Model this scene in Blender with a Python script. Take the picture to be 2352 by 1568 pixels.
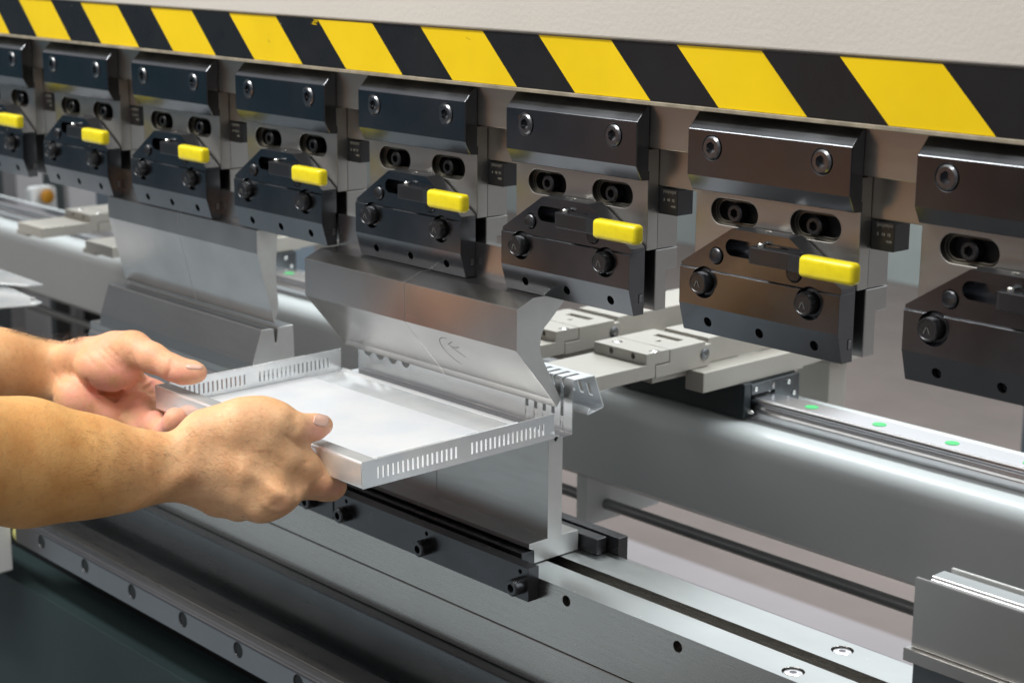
import bpy, bmesh, math, random
import numpy as np
from mathutils import Vector, Matrix
random.seed(7)
for o in list(bpy.data.objects): bpy.data.objects.remove(o, do_unlink=True)
S = bpy.context.scene
# ------------------------------------------------------------------ camera
CAM = (1.8356, -0.9464, 0.1544)
cam = bpy.data.cameras.new('camera'); camo = bpy.data.objects.new('camera', cam)
S.collection.objects.link(camo); S.camera = camo
RX = Vector((0.6684, 0.7438, 0.0050)); DN = Vector((0.1758, -0.1514, -0.9727)); FW = Vector((-0.7227, 0.6510, -0.2319))
camo.matrix_world = Matrix(((RX.x, -DN.x, -FW.x, CAM[0]), (RX.y, -DN.y, -FW.y, CAM[1]), (RX.z, -DN.z, -FW.z, CAM[2]), (0, 0, 0, 1)))
cam.sensor_width = 36; cam.lens = 3988.45 / 2352 * 36
cam.clip_start = 0.05; cam.clip_end = 100
cam.dof.use_dof = True; cam.dof.focus_distance = 1.33; cam.dof.aperture_fstop = 10.0
S.render.resolution_x = 1024; S.render.resolution_y = 682
# ------------------------------------------------------------------ view
S.view_settings.view_transform = 'Standard'; S.view_settings.look = 'None'
S.view_settings.exposure = 0.0; S.view_settings.gamma = 1
# ------------------------------------------------------------------ world: hall gradient, its colour bands shaped for the steel to reflect
W = bpy.data.worlds.new('World'); S.world = W; W.use_nodes = True
nt = W.node_tree; nt.nodes.clear()
out = nt.nodes.new('ShaderNodeOutputWorld'); bg = nt.nodes.new('ShaderNodeBackground')
tc = nt.nodes.new('ShaderNodeTexCoord'); sep = nt.nodes.new('ShaderNodeSeparateXYZ'); nt.links.new(tc.outputs['Generated'], sep.inputs[0])
ns = nt.nodes.new('ShaderNodeTexNoise'); ns.inputs['Scale'].default_value = 5; ns.inputs['Detail'].default_value = 2.0; nt.links.new(tc.outputs['Generated'], ns.inputs['Vector'])
def wramp(src, stops, jit=0.):
    r = nt.nodes.new('ShaderNodeValToRGB'); m_ = nt.nodes.new('ShaderNodeMath'); m_.operation = 'MULTIPLY_ADD'; m_.inputs[1].default_value = .5; m_.inputs[2].default_value = .5
    nt.links.new(src, m_.inputs[0]); q = m_.outputs[0]
    if jit:
        j = nt.nodes.new('ShaderNodeMath'); j.operation = 'MULTIPLY_ADD'; j.inputs[1].default_value = jit; nt.links.new(ns.outputs['Fac'], j.inputs[0]); nt.links.new(q, j.inputs[2])
        k = nt.nodes.new('ShaderNodeMath'); k.operation = 'SUBTRACT'; k.inputs[1].default_value = jit * .5; nt.links.new(j.outputs[0], k.inputs[0]); q = k.outputs[0]
    nt.links.new(q, r.inputs[0]); e = r.color_ramp.elements
    for i, (p, c) in enumerate(stops):
        x = e[i] if i < 2 else e.new(1.0)
        x.position = p * .5 + .5; x.color = (*c, 1)
    return r.outputs[0]
def wmix(f, a, b):
    k = nt.nodes.new('ShaderNodeMixRGB'); nt.links.new(f, k.inputs[0]); nt.links.new(a, k.inputs[1]); nt.links.new(b, k.inputs[2]); return k.outputs[0]
g = lambda v, t=(1, 1, 1): tuple(v * q for q in t)
X_, Y_, Z_ = sep.outputs
rear = wramp(Z_, [(-1, g(.25)), (-.1, g(.26)), (.12, g(.55, (.93, 1, 1.03))), (.32, g(1.75, (.95, 1, 1.03))), (.7, g(.75)), (1, g(.6))], .08)
front = wramp(Z_, [(-1, g(.18)), (-.30, g(.18)), (.12, g(.20)), (.35, g(.42, (1, .96, 1.04))), (.7, g(.55)), (1, g(.6))], .10)
az = wramp(X_, [(-1, (.05, .10, .13)), (-.74, (.07, .125, .165)), (-.695, (.14, .15, .17)), (-.672, (.50, .26, .16)), (-.57, (.36, .20, .13)), (-.52, (.06, .055, .06)), (-.3, (.03, .03, .035)), (.3, (.18, .18, .2))], .03)
band = wramp(Z_, [(-.36, (0, 0, 0)), (-.30, (1, 1, 1)), (.02, (1, 1, 1)), (.2, (0, 0, 0))])
fr_ = wmix(band, front, az)
yf = wramp(Y_, [(-.2, (0, 0, 0)), (.2, (1, 1, 1))])
nt.links.new(wmix(yf, fr_, rear), bg.inputs[0]); bg.inputs[1].default_value = 1.0
nt.links.new(bg.outputs[0], out.inputs[0])
# ------------------------------------------------------------------ hall lamps
def area(name, loc, rot, sx, sy, power, col=(1, 1, 1)):
    l = bpy.data.lights.new(name, 'AREA'); l.shape = 'RECTANGLE'; l.size = sx; l.size_y = sy; l.energy = power; l.color = col
    o = bpy.data.objects.new(name, l); S.collection.objects.link(o); o.location = loc; o.rotation_euler = [math.radians(a) for a in rot]
    return o
area('ceiling_lamp', (0.1, -1.45, 2.5), (16, 0, 0), 3.4, .35, 125, (1, .99, .95))
area('ceiling_lamp', (-.6, -2.3, 2.3), (38, 0, -15), 2.2, .45, 34, (1, .94, .84))
area('ceiling_lamp', (0.2, 1.7, 2.6), (-20, 0, 0), 4.6, .35, 170, (.95, 1, 1))
area('ceiling_lamp', (3.6, 2.2, 2.4), (0, 40, 0), 1.6, .6, 22, (.92, .97, 1))

# ------------------------------------------------------------------ materials
def mat(name, col, metal=0., rough=.5, bump=0., bscale=60., vscale=None, var=0., vcol=None, rvar=0., spec=.5, coat=0., stretch=None, sss=0., bdist=.001, detail=4.):
    m = bpy.data.materials.new(name); m.use_nodes = True; n = m.node_tree; b = n.nodes['Principled BSDF']
    b.inputs['Base Color'].default_value = (*col, 1); b.inputs['Metallic'].default_value = metal; b.inputs['Roughness'].default_value = rough
    b.inputs['Specular IOR Level'].default_value = spec; b.inputs['Coat Weight'].default_value = coat
    t = n.nodes.new('ShaderNodeTexCoord'); mp = n.nodes.new('ShaderNodeMapping')
    n.links.new(t.outputs['Object'], mp.inputs[0])
    if stretch: mp.inputs['Scale'].default_value = stretch
    if var or rvar:
        x = n.nodes.new('ShaderNodeTexNoise'); x.inputs['Scale'].default_value = vscale or 12; x.inputs['Detail'].default_value = detail; x.inputs['Roughness'].default_value = .6
        n.links.new(t.outputs['Object'], x.inputs['Vector'])
        if var:
            r = n.nodes.new('ShaderNodeValToRGB'); r.color_ramp.elements[0].position = .32; r.color_ramp.elements[1].position = .68
            d = vcol or tuple(c * (1 - var) for c in col)
            r.color_ramp.elements[0].color = (*d, 1); r.color_ramp.elements[1].color = (*col, 1)
            n.links.new(x.outputs['Fac'], r.inputs[0]); n.links.new(r.outputs[0], b.inputs['Base Color'])
        if rvar:
            q = n.nodes.new('ShaderNodeMapRange'); q.inputs[1].default_value = .3; q.inputs[2].default_value = .7
            q.inputs[3].default_value = max(.03, rough - rvar); q.inputs[4].default_value = rough + rvar
            x2 = n.nodes.new('ShaderNodeTexNoise'); x2.inputs['Scale'].default_value = (vscale or 12) * 2.3; x2.inputs['Detail'].default_value = 6
            n.links.new(mp.outputs[0], x2.inputs['Vector']); n.links.new(x2.outputs['Fac'], q.inputs[0]); n.links.new(q.outputs[0], b.inputs['Roughness'])
    if bump:
        x = n.nodes.new('ShaderNodeTexNoise'); x.inputs['Scale'].default_value = bscale; x.inputs['Detail'].default_value = 5
        n.links.new(mp.outputs[0], x.inputs['Vector'])
        p = n.nodes.new('ShaderNodeBump'); p.inputs['Strength'].default_value = bump; p.inputs['Distance'].default_value = bdist
        n.links.new(x.outputs['Fac'], p.inputs['Height']); n.links.new(p.outputs[0], b.inputs['Normal'])
    if sss:
        b.inputs['Subsurface Weight'].default_value = sss; b.inputs['Subsurface Radius'].default_value = (1, .35, .2); b.inputs['Subsurface Scale'].default_value = .006
    return m
def specks(m, scale, thr, col, rough=None):
    """small chips and dust that stay with the surface"""
    n = m.node_tree; b = n.nodes['Principled BSDF']
    t = n.nodes.new('ShaderNodeTexCoord'); x = n.nodes.new('ShaderNodeTexNoise'); x.inputs['Scale'].default_value = scale; x.inputs['Detail'].default_value = 3; x.inputs['Distortion'].default_value = .6
    n.links.new(t.outputs['Object'], x.inputs['Vector'])
    r = n.nodes.new('ShaderNodeValToRGB'); r.color_ramp.elements[0].position = thr; r.color_ramp.elements[1].position = thr + .02
    r.color_ramp.elements[0].color = (0, 0, 0, 1); r.color_ramp.elements[1].color = (1, 1, 1, 1); n.links.new(x.outputs['Fac'], r.inputs[0])
    k = n.nodes.new('ShaderNodeMixRGB'); k.inputs[2].default_value = (*col, 1); n.links.new(r.outputs[0], k.inputs[0])
    src = b.inputs['Base Color']
    if src.is_linked: n.links.new(src.links[0].from_socket, k.inputs[1])
    else: k.inputs[1].default_value = src.default_value
    n.links.new(k.outputs[0], src)
    return m
BR = (1., 40., 40.)      # brushed along X
M = {}
M['cream'] = mat('cream_paint', (.60, .57, .525), 0, .40, .22, 260, var=.06, vscale=5, bdist=.0012)
M['yellow'] = specks(mat('yellow_tape', (.86, .60, .006), 0, .33, .10, 90, var=.10, vscale=9, rvar=.05), 75, .745, (.50, .33, .02))
M['black'] = specks(mat('black_tape', (.010, .011, .013), 0, .30, .08, 90, rvar=.06), 240, .76, (.25, .24, .2))
M['steel'] = mat('ground_steel', (.50, .46, .40), 1, .33, .012, 12, var=.10, vscale=7, rvar=.03, stretch=BR)
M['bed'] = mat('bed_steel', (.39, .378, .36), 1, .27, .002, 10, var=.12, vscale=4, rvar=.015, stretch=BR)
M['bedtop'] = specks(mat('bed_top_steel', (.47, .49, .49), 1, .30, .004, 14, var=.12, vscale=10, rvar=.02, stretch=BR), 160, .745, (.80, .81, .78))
M['punch'] = specks(mat('punch_steel', (.46, .45, .44), 1, .25, 0, 12, var=.14, vscale=20, detail=2.), 260, .775, (.34, .29, .26))
M['diesteel'] = mat('die_steel', (.40, .395, .385), 1, .31, .008, 12, var=.08, vscale=9, rvar=.03, stretch=BR)
M['endsteel'] = mat('machined_end_steel', (.62, .63, .62), .75, .42, .02, 20, var=.10, vscale=30, stretch=(10, 10, 1))  # lighter steel standing in for light on the end faces
M['blued'] = specks(mat('blued_steel', (.150, .158, .170), 1, .20, .008, 60, var=.20, vscale=8, rvar=.05), 300, .765, (.34, .36, .38))
M['blued2'] = mat('black_oxide', (.070, .072, .077), .9, .30, .02, 80, rvar=.06)
M['rough_blue'] = mat('unpolished_blued_steel', (.045, .046, .050), .6, .48, .1, 300)  # darkened blued steel, mutes the reflections on the sloped top faces
M['recess'] = mat('oily_recess', (.10, .095, .08), .9, .30)  # slot walls coloured darker for the shade inside them
M['railface'] = mat('guide_rail_steel', (.17, .172, .18), 1, .30, .002, 10, var=.10, vscale=5, stretch=BR)
M['railseat'] = mat('rail_seat_steel', (.27, .262, .25), 1, .30, .004, 10, var=.25, vscale=6, rvar=.04, stretch=(1, 10, 10))
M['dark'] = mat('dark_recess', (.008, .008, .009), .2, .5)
M['screw'] = mat('screw_steel', (.20, .205, .215), 1, .25, .06, 200, rvar=.08)
M['pin'] = mat('bright_pin', (.75, .76, .74), 1, .22)
M['plate'] = mat('adapter_steel', (.43, .42, .40), 1, .36, .008, 12, var=.10, vscale=12, rvar=.04, stretch=(1, 1, 12))
M['grip'] = mat('yellow_plastic', (.86, .73, .012), 0, .27, .08, 130, coat=.2, var=.1, vscale=90, vcol=(.74, .60, .012))
M['tray'] = mat('coated_sheet', (.93, .95, .95), .62, .24, 0, 40, var=.04, vscale=30, rvar=0, detail=4., vcol=(.80, .84, .88))
M['beam'] = mat('grey_beam_paint', (.60, .64, .65), .0, .40, .05, 240, var=.06, vscale=4, coat=.15, rvar=.04)
M['finger'] = mat('bead_blasted_steel', (.41, .39, .35), .30, .42, .2, 420, var=.06, vscale=20)
M['bare'] = mat('bare_sheet', (.60, .615, .62), .97, .22, 0, 40, var=.05, vscale=20)
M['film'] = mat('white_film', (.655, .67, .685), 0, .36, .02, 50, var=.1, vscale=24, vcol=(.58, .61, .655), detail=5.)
M['rail'] = mat('rail_steel', (.70, .69, .71), 1, .22, .0, 40, var=.05, vscale=8, stretch=BR)
M['green'] = mat('green_cap', (.03, .52, .14), 0, .4)
M['carriage'] = mat('carriage_plastic', (.02, .03, .034), 0, .35, .1, 80)
M['metalplate'] = specks(mat('greasy_plate', (.14, .155, .165), .8, .22, .5, 60, var=.4, vscale=30), 60, .66, (.6, .6, .62))
M['skirt'] = mat('dark_teal_paint', (.022, .038, .040), 0, .6, .15, 200, var=.35, vscale=3, spec=.2)
M['apron'] = mat('dark_steel', (.13, .145, .155), .9, .30, .01, 20, var=.25, vscale=5, rvar=.06, stretch=(1, 8, 8))
M['floor'] = mat('concrete_floor', (.20, .165, .155), 0, .45, .2, 30, var=.28, vscale=1.6, rvar=.1)
M['white'] = mat('white_paint', (.78, .80, .80), 0, .4, .05, 200)
M['lilac'] = mat('line_paint', (.30, .275, .29), 0, .5, var=.1, vscale=3)
M['brown'] = mat('rust_brown', (.30, .17, .12), 0, .6, var=.3, vscale=8)
M['orange'] = mat('orange_button', (.62, .27, .01), 0, .35, coat=.3)
M['column'] = mat('column_paint', (.045, .065, .07), 0, .5, var=.3, vscale=2)
M['panel'] = mat('slate_panel', (.13, .17, .21), 0, .5, var=.2, vscale=2)
M['greypost'] = mat('grey_post', (.30, .29, .30), 0, .5, var=.1, vscale=4)
M['tealbox'] = mat('teal_cabinet', (.40, .46, .455), 0, .5, var=.2, vscale=3)
M['tick'] = mat('engraved_fill', (.26, .25, .21), 0, .6)
M['mark'] = mat('engraved_mark', (.10, .10, .095), 0, .6)
M['scratch'] = mat('scratch_mark', (.10, .10, .105), .6, .5)
M['plug'] = mat('plastic_plug', (.012, .015, .016), 0, .6, spec=.2)
M['rod'] = mat('grey_rod', (.24, .25, .25), .4, .35)
M['ribs'] = mat('translucent_yellow', (.62, .60, .22), 0, .35)

# ------------------------------------------------------------------ mesh helpers
COL = S.collection
def mesh_obj(name, verts, faces, m=None, parent=None, smooth=False, mats=None, fm=None):
    me = bpy.data.meshes.new(name); me.from_pydata([tuple(v) for v in verts], [], faces); me.update()
    o = bpy.data.objects.new(name, me); COL.objects.link(o)
    for x in (mats or [m]): me.materials.append(x)
    if fm:
        for p, i in zip(me.polygons, fm): p.material_index = i
    if smooth:
        for p in me.polygons: p.use_smooth = True
    if parent: o.parent = parent
    return o
def fix(o):
    bm = bmesh.new(); bm.from_mesh(o.data); bmesh.ops.recalc_face_normals(bm, faces=bm.faces); bm.to_mesh(o.data); bm.free(); return o
class MB:
    def __init__(s): s.v = []; s.f = []
    def add(s, v, f):
        n = len(s.v); s.v += [tuple(x) for x in v]; s.f += [[i + n for i in q] for q in f]; return s
    def box(s, x0, x1, y0, y1, z0, z1):
        return s.add([(x0, y0, z0), (x1, y0, z0), (x1, y1, z0), (x0, y1, z0), (x0, y0, z1), (x1, y0, z1), (x1, y1, z1), (x0, y1, z1)],
                     [(0, 3, 2, 1), (4, 5, 6, 7), (0, 1, 5, 4), (1, 2, 6, 5), (2, 3, 7, 6), (3, 0, 4, 7)])
    def prism(s, yz, x0, x1):
        n = len(yz)
        v = [(x0, y, z) for y, z in yz] + [(x1, y, z) for y, z in yz]
        f = [tuple(range(n))[::-1], tuple(range(n, 2 * n))] + [(i, (i + 1) % n, n + (i + 1) % n, n + i) for i in range(n)]
        return s.add(v, f)
    def prism_y(s, xz, y0, y1):
        n = len(xz)
        v = [(x, y0, z) for x, z in xz] + [(x, y1, z) for x, z in xz]
        f = [tuple(range(n)), tuple(range(n, 2 * n))[::-1]] + [(i, (i + 1) % n, n + (i + 1) % n, n + i) for i in range(n)]
        return s.add(v, f)
    def lathe(s, c, axis, prof, n=28, ph=0):
        """prof = [(radius, distance along axis)], closed at both ends"""
        c = Vector(c); a = Vector(axis).normalized(); u = a.orthogonal().normalized(); w = a.cross(u)
        v = []; k = len(prof)
        for r, h in prof:
            for i in range(n):
                t = 2 * math.pi * i / n + ph
                v.append(c + a * h + (u * math.cos(t) + w * math.sin(t)) * r)
        f = [(j * n + i, j * n + (i + 1) % n, (j + 1) * n + (i + 1) % n, (j + 1) * n + i) for j in range(k - 1) for i in range(n)]
        f += [tuple(range(n))[::-1], tuple(range((k - 1) * n, k * n))]
        return s.add(v, f)
    def build(s, name, m, parent=None, bev=0., seg=2, smooth=None, ang=30):
        o = mesh_obj(name, s.v, s.f, m, parent); fix(o)
        if bev:
            b = o.modifiers.new('edge', 'BEVEL'); b.width = bev; b.segments = seg; b.limit_method = 'ANGLE'; b.angle_limit = math.radians(ang); b.harden_normals = False
        if smooth is not None:
            o.data.shade_smooth() if hasattr(o.data, 'shade_smooth') else None
            for e in o.data.edges: pass
            sharp(o, smooth)
        return o
def sharp(o, deg):
    me = o.data; bm = bmesh.new(); bm.from_mesh(me)
    for e in bm.edges:
        e.smooth = len(e.link_faces) == 2 and e.calc_face_angle(0) < math.radians(deg)
    for f in bm.faces: f.smooth = True
    bm.to_mesh(me); bm.free()
def rod(p0, p1, r, n=20): p0 = Vector(p0); p1 = Vector(p1); return MB().lathe(p0, p1 - p0, [(r, 0), (r, (p1 - p0).length)], n)
def cyl_y(x, z, r, y0, y1, n=28): return MB().lathe((x, y0, z), (0, 1, 0), [(r, 0), (r, y1 - y0)], n)
def stadium(x0, x1, zc, r, y0, y1, n=12):
    p = [(x1 - r + r * math.cos(t), zc + r * math.sin(t)) for t in [math.pi * (i / n) - math.pi / 2 for i in range(n + 1)]]
    p += [(x0 + r - r * math.cos(t), zc - r * math.sin(t)) for t in [math.pi * (i / n) - math.pi / 2 for i in range(n + 1)]]
    return MB().prism_y(p, y0, y1)
def cut(o, cutters):
    """subtract every cutter from o and store the result as o's own mesh"""
    tmp = []
    bevs = [(m.width, m.segments, m.angle_limit) for m in o.modifiers if m.type == 'BEVEL']
    o.modifiers.clear()
    for c in cutters:
        k = c.build('cutter', M['dark']); tmp.append(k)
        b = o.modifiers.new('b', 'BOOLEAN'); b.operation = 'DIFFERENCE'; b.object = k; b.solver = 'EXACT'
    dg = bpy.context.evaluated_depsgraph_get(); me = bpy.data.meshes.new_from_object(o.evaluated_get(dg))
    o.modifiers.clear(); o.data = me
    for k in tmp: bpy.data.objects.remove(k, do_unlink=True)
    for w, s, a in bevs:
        b = o.modifiers.new('edge', 'BEVEL'); b.width = w; b.segments = s; b.limit_method = 'ANGLE'; b.angle_limit = a
    return o
def cut2(o, cs):
    dg = bpy.context.evaluated_depsgraph_get(); me = bpy.data.meshes.new_from_object(o.evaluated_get(dg)); o.modifiers.clear(); o.data = me
    cut(o, cs)
def tag(o, label=None, cat=None, group=None, kind=None):
    if label: o['label'] = label
    if cat: o['category'] = cat
    if group: o['group'] = group
    if kind: o['kind'] = kind
    return o
def empty(name, loc=(0, 0, 0)):
    o = bpy.data.objects.new(name, None); COL.objects.link(o); o.location = loc; o.empty_display_size = .02; return o
def copy_tree(o, parent=None):
    c = o.copy(); COL.objects.link(c); c.parent = parent
    for ch in [k for k in bpy.data.objects if k.parent == o]: copy_tree(ch, c)
    return c
def socket_head(x, z, y, r, h, n=28):
    """head of a cap screw facing -Y: front face at y-h, hex socket sunk in"""
    o = []
    m = MB(); a = (0, -1, 0); hexr = r * .55
    prof = [(r, -.002), (r, h - r * .16), (r * .84, h)]
    c = Vector((x, y, z)); u = Vector((1, 0, 0)); w = Vector((0, 0, 1)); v = []
    for rr, hh in prof:
        for i in range(n): t = 2 * math.pi * i / n; v.append(c + Vector((rr * math.cos(t), -hh, rr * math.sin(t))))
    # hex rim
    for hh in (h, h - r * .75):
        for i in range(n):
            t = 2 * math.pi * i / n; s = (t + math.pi / 6) % (math.pi / 3) - math.pi / 6; rr = hexr * math.cos(math.pi / 6) / math.cos(s)
            v.append(c + Vector((rr * math.cos(t), -hh, rr * math.sin(t))))
    f = [(j * n + i, j * n + (i + 1) % n, (j + 1) * n + (i + 1) % n, (j + 1) * n + i) for j in range(4) for i in range(n)]
    f.append(tuple(range(4 * n, 5 * n))); f.append(tuple(range(n)))
    return m.add(v, f)
def text_mesh(body, size, m, parent, origin, u, v, depth=.00015, name='lettering'):
    cu = bpy.data.curves.new(name, 'FONT'); cu.body = body; cu.size = size; cu.extrude = depth; cu.align_x = 'CENTER'; cu.align_y = 'CENTER'
    t = bpy.data.objects.new(name, cu); COL.objects.link(t)
    dg = bpy.context.evaluated_depsgraph_get(); me = bpy.data.meshes.new_from_object(t.evaluated_get(dg)); bpy.data.objects.remove(t, do_unlink=True)
    u = Vector(u).normalized(); v = Vector(v).normalized(); w = u.cross(v)
    me.transform(Matrix(((u.x, v.x, w.x, origin[0]), (u.y, v.y, w.y, origin[1]), (u.z, v.z, w.z, origin[2]), (0, 0, 0, 1))))
    me.materials.clear(); me.materials.append(m)
    return me

# ================================================================== setting
fl = MB().add([(-14, -3.2, -1.1), (14, -3.2, -1.1), (14, 16, -1.1), (-14, 16, -1.1)], [(0, 1, 2, 3)]).build('floor', M['floor']); tag(fl, kind='structure')
wk = MB().add([(-5, -2.6, -1.096), (.02, -2.6, -1.096), (.02, -.3, -1.096), (-5, -.3, -1.096)], [(0, 1, 2, 3)]).build('walkway', mat('walkway_paint', (.36, .42, .46), 0, .4, var=.1, vscale=2)); tag(wk, kind='structure')  # unseen pale floor patch, added for the clamps' lower bevels to reflect
ma = MB().box(.03, 2.6, -2.4, -.3, -1.098, -1.085).build('floor_mat', mat('rubber_mat', (.08, .08, .082), 0, .6, .3, 60)); tag(ma, kind='structure')  # unseen dark slab, added to darken reflections in the right-hand clamps
ln = MB().add([(-6, 1.48, -1.096), (6, 1.44, -1.096), (6, 1.53, -1.096), (-6, 1.57, -1.096)], [(0, 1, 2, 3)]).build('floor_line', M['lilac']); tag(ln, kind='structure')

# ================================================================== ram (upper beam) with hazard tape
ram = empty('press_brake_ram', (0, 0, .05)); tag(ram, 'cream painted press brake ram with a yellow and black hazard stripe along its edge', 'press ram')
def P(mb, name, m, par, **k):
    """build in world space, parented to an Empty that is not at the origin"""
    o = mb.build(name, m, None, **k); o.parent = par; o.matrix_parent_inverse = par.matrix_basis.inverted() if par.type == 'EMPTY' else Matrix(); return o
P(MB().prism([(.0, .0733), (.0, .60), (.2, .60), (.2, .029), (.004, .029), (.004, .0718)], -2.2, 2.6), 'painted_panel', M['cream'], ram, bev=.0012)
# tape: 45 degree stripes, pitch 148.7 mm
pitch = .1487; wy = .081; off = .0425; z0, z1 = .0288, .0713
tv = []; tf = []; tm = []
k0 = .0661; n0, n1 = -16, 18
for k in range(n0, n1):
    for (a, b, mi) in ((0, wy, 0), (wy, pitch, 1)):
        xa = .6629 + pitch * (k - 0) + a; xb = .6629 + pitch * k + b; i = len(tv)
        tv += [(xa, .0026, z1), (xb, .0026, z1), (xb + off, .0026, z0), (xa + off, .0026, z0)]; tf.append((i, i + 3, i + 2, i + 1)); tm.append(mi)
# frayed yellow nick on one stripe edge
o = mesh_obj('hazard_tape', tv, tf, None, None, mats=[M['yellow'], M['black']], fm=tm); fix(o); sd = o.modifiers.new('t', 'SOLIDIFY'); sd.thickness = .0006; sd.offset = 1
o.parent = ram; o.matrix_parent_inverse = ram.matrix_basis.inverted()
fr = MB()
for i in range(16):
    x = .5119 + random.uniform(-.004, .001); zt = z1 - random.uniform(0.0005, .005); L = random.uniform(.002, .006)
    a = random.uniform(2.3, 3.9); w = .0004
    d = Vector((math.cos(a) * L, 0, math.sin(a) * L * .7 - .001)); 
    fr.add([(x + .002, .0018, zt + w), (x + .002, .0018, zt - w), (x + d.x, .0018, zt + d.z)], [(0, 1, 2)])
P(fr, 'tape_fray', M['yellow'], ram)
P(MB().prism([(.0005, .0255), (.0005, .0285), (.03, .0285), (.03, .0255)], -2.2, 2.6), 'bottom_lip', mat('lip_edge', (.42, .37, .28), .2, .5, .3, 60, var=.5, vscale=40), ram, bev=.0004)
P(MB().prism([(.0140, -.0085), (.0140, .0255), (.11, .0255), (.11, -.0385), (.0262, -.0385), (.0262, -.0085)], -2.2, 2.6), 'steel_beam', M['steel'], ram, bev=.0007)

# ================================================================== tool clamps
def make_clamp():
    r = empty('tool_clamp', (0, 0, 0))
    ub = MB().prism([(.0138, .0228), (.0112, .0240), (0, .0120), (0, -.0215), (.0062, -.0330), (.0150, -.0335), (.0150, -.0262), (.0138, -.0262)], -.0235, .1245).build('clamping_jaw', M['blued'], r, bev=.0007)
    ub = cut(ub, [cyl_y(0, 0, .0090, -.01, .006), cyl_y(.0996, 0, .0090, -.01, .006)])
    for x in (0, .0996):
        socket_head(x, 0, .0005, .0084, .0022).build('cap_screw', M['screw'], r, smooth=35)
    pl = MB().box(-.0262, .1240, .0139, .0258, -.0880, -.0095).build('adapter_plate', M['plate'], r, bev=.0006)
    pl = cut(pl, [stadium(-.0112, .0335, -.0478, .0098, .0, .0190), stadium(-.0078, .0303, -.0478, .0072, .01, .05),
                  stadium(.0634, .1080, -.0478, .0098, .0, .0190), stadium(.0668, .1046, -.0478, .0072, .01, .05)])
    pl.data.materials.append(M['recess'])
    for p in pl.data.polygons:
        if .0142 < p.center.y < .0256 and abs(p.center.z + .0478) < .0105 and -.012 < p.center.x < .109: p.material_index = 1
    MB().box(-.0150, .1120, .02582, .02612, -.0590, -.0388).build('slot_backing', M['dark'], r)  # dark sheet added so the slots look shaded inside
    for x in (.0095, .0825):
        socket_head(x, -.0485, .0215, .0068, .0060).build('slot_screw', M['blued2'], r, smooth=35)
    # body behind the plate: wedge housing and lower jaw
    MB().prism([(.0262, -.0125), (.0262, -.0885), (.0242, -.0885), (.0242, -.1368), (.0370, -.1368), (.0370, -.1055), (.0492, -.1055), (.0492, -.0392), (.0400, -.0392), (.0400, -.0125)][2:7] + [(.0492, -.0886)] , -.0262, .1240).build('rear_jaw', M['diesteel'], r, bev=.0006)
    MB().box(-.0255, .1235, .0262, .0490, -.0880, -.0390).build('wedge_housing', M['diesteel'], r, bev=.0004)
    # scale block
    sb = MB().box(.1242, .1436, .0262, .0440, -.0600, -.0400).build('scale_block', M['blued2'], r, bev=.0005)
    mk = MB()
    for i in range(14):
        x = .1290 + i * .00095; L = .0030 if i % 5 == 0 else .0020
        mk.box(x, x + .00022, .02605, .0263, -.0412 - L, -.0412)
    mo = mk.build('scale_marks', M['tick'], sb)
    for s, x in (('5', .1300), ('10', .1345), ('15', .1392)):
        me = text_mesh(s, .0030, M['tick'], sb, (x, .0261, -.0486), (1, 0, 0), (0, 0, 1)); q = bpy.data.objects.new('scale_number', me); COL.objects.link(q); q.parent = sb
    me = text_mesh('+0.05', .0022, M['tick'], sb, (.1393, .0261, -.0532), (1, 0, 0), (0, 0, 1)); q = bpy.data.objects.new('scale_number', me); COL.objects.link(q); q.parent = sb
    # lower block
    lb = MB().prism_y([(-.0235, -.0885), (-.0235, -.0862), (.0242, -.0557), (.0765, -.0556), (.0925, -.0655), (.1240, -.0850), (.1240, -.0885)], -.0035, .0122).build('swing_plate', M['blued'], r, bev=.0010)
    cuts = [cyl_y(0, -.0985, .0118, -.02, .008), cyl_y(.0975, -.0985, .0118, -.02, .008), cyl_y(.0107, -.0773, .0066, -.02, .004), stadium(.0190, .0800, -.0693, .0062, -.02, .0095),
            MB().box(.0400, .0960, -.02, .0085, -.0772, -.0585) if 0 else cyl_y(.0828, -.0792, .0072, -.02, .006)]
    lb = cut(lb, cuts)
    lb.data.materials.append(M['rough_blue'])
    for p in lb.data.polygons:
        if p.normal.z > .3 and p.center.z > -.088 and p.center.x < .13 and abs(p.normal.y) < .2 and (p.center.z > -.062 or p.center.x > .08 or p.center.x < .012): p.material_index = 1
    lw = MB().prism([(.0122, -.0887), (.0122, -.1378), (.0010, -.1378), (-.0050, -.1165), (-.0050, -.0895), (-.0038, -.0887)], -.0235, .1240).build('lower_jaw', M['blued'], r, bev=.0006)
    lw = cut(lw, cuts[:2] + [cyl_y(x, -.1283, .0036, -.02, .0075) for x in (.0026, .0519, .1015)] + [MB().box(.118, .130, .0060, .0105, -.1285, -.1215)])
    for x in (.0026, .0519, .1015): socket_head(x, -.1283, .0045, .0033, .0012, 18).build('set_screw', M['blued2'], r, smooth=35)
    for x in (0, .0975):
        MB().lathe((x, .006, -.0982), (0, -1, 0), [(.0100, 0), (.0100, .0075), (.0083, .0080), (.0083, .0165), (.0074, .0182), (.0066, .0182), (.0062, .0178)], 32).build('release_button', M['blued2'], r, smooth=40)
        for sx in (-1, 1):
            b = MB(); b.add([(x + sx * .0004 - .0004, -.01222, -.0965), (x + sx * .0004 + .0004, -.01222, -.0965), (x + sx * .0024 + .0004, -.01222, -.1010), (x + sx * .0024 - .0004, -.01222, -.1010)], [(0, 1, 2, 3)])
            b.build('engraved_mark', M['mark'], r)
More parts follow.
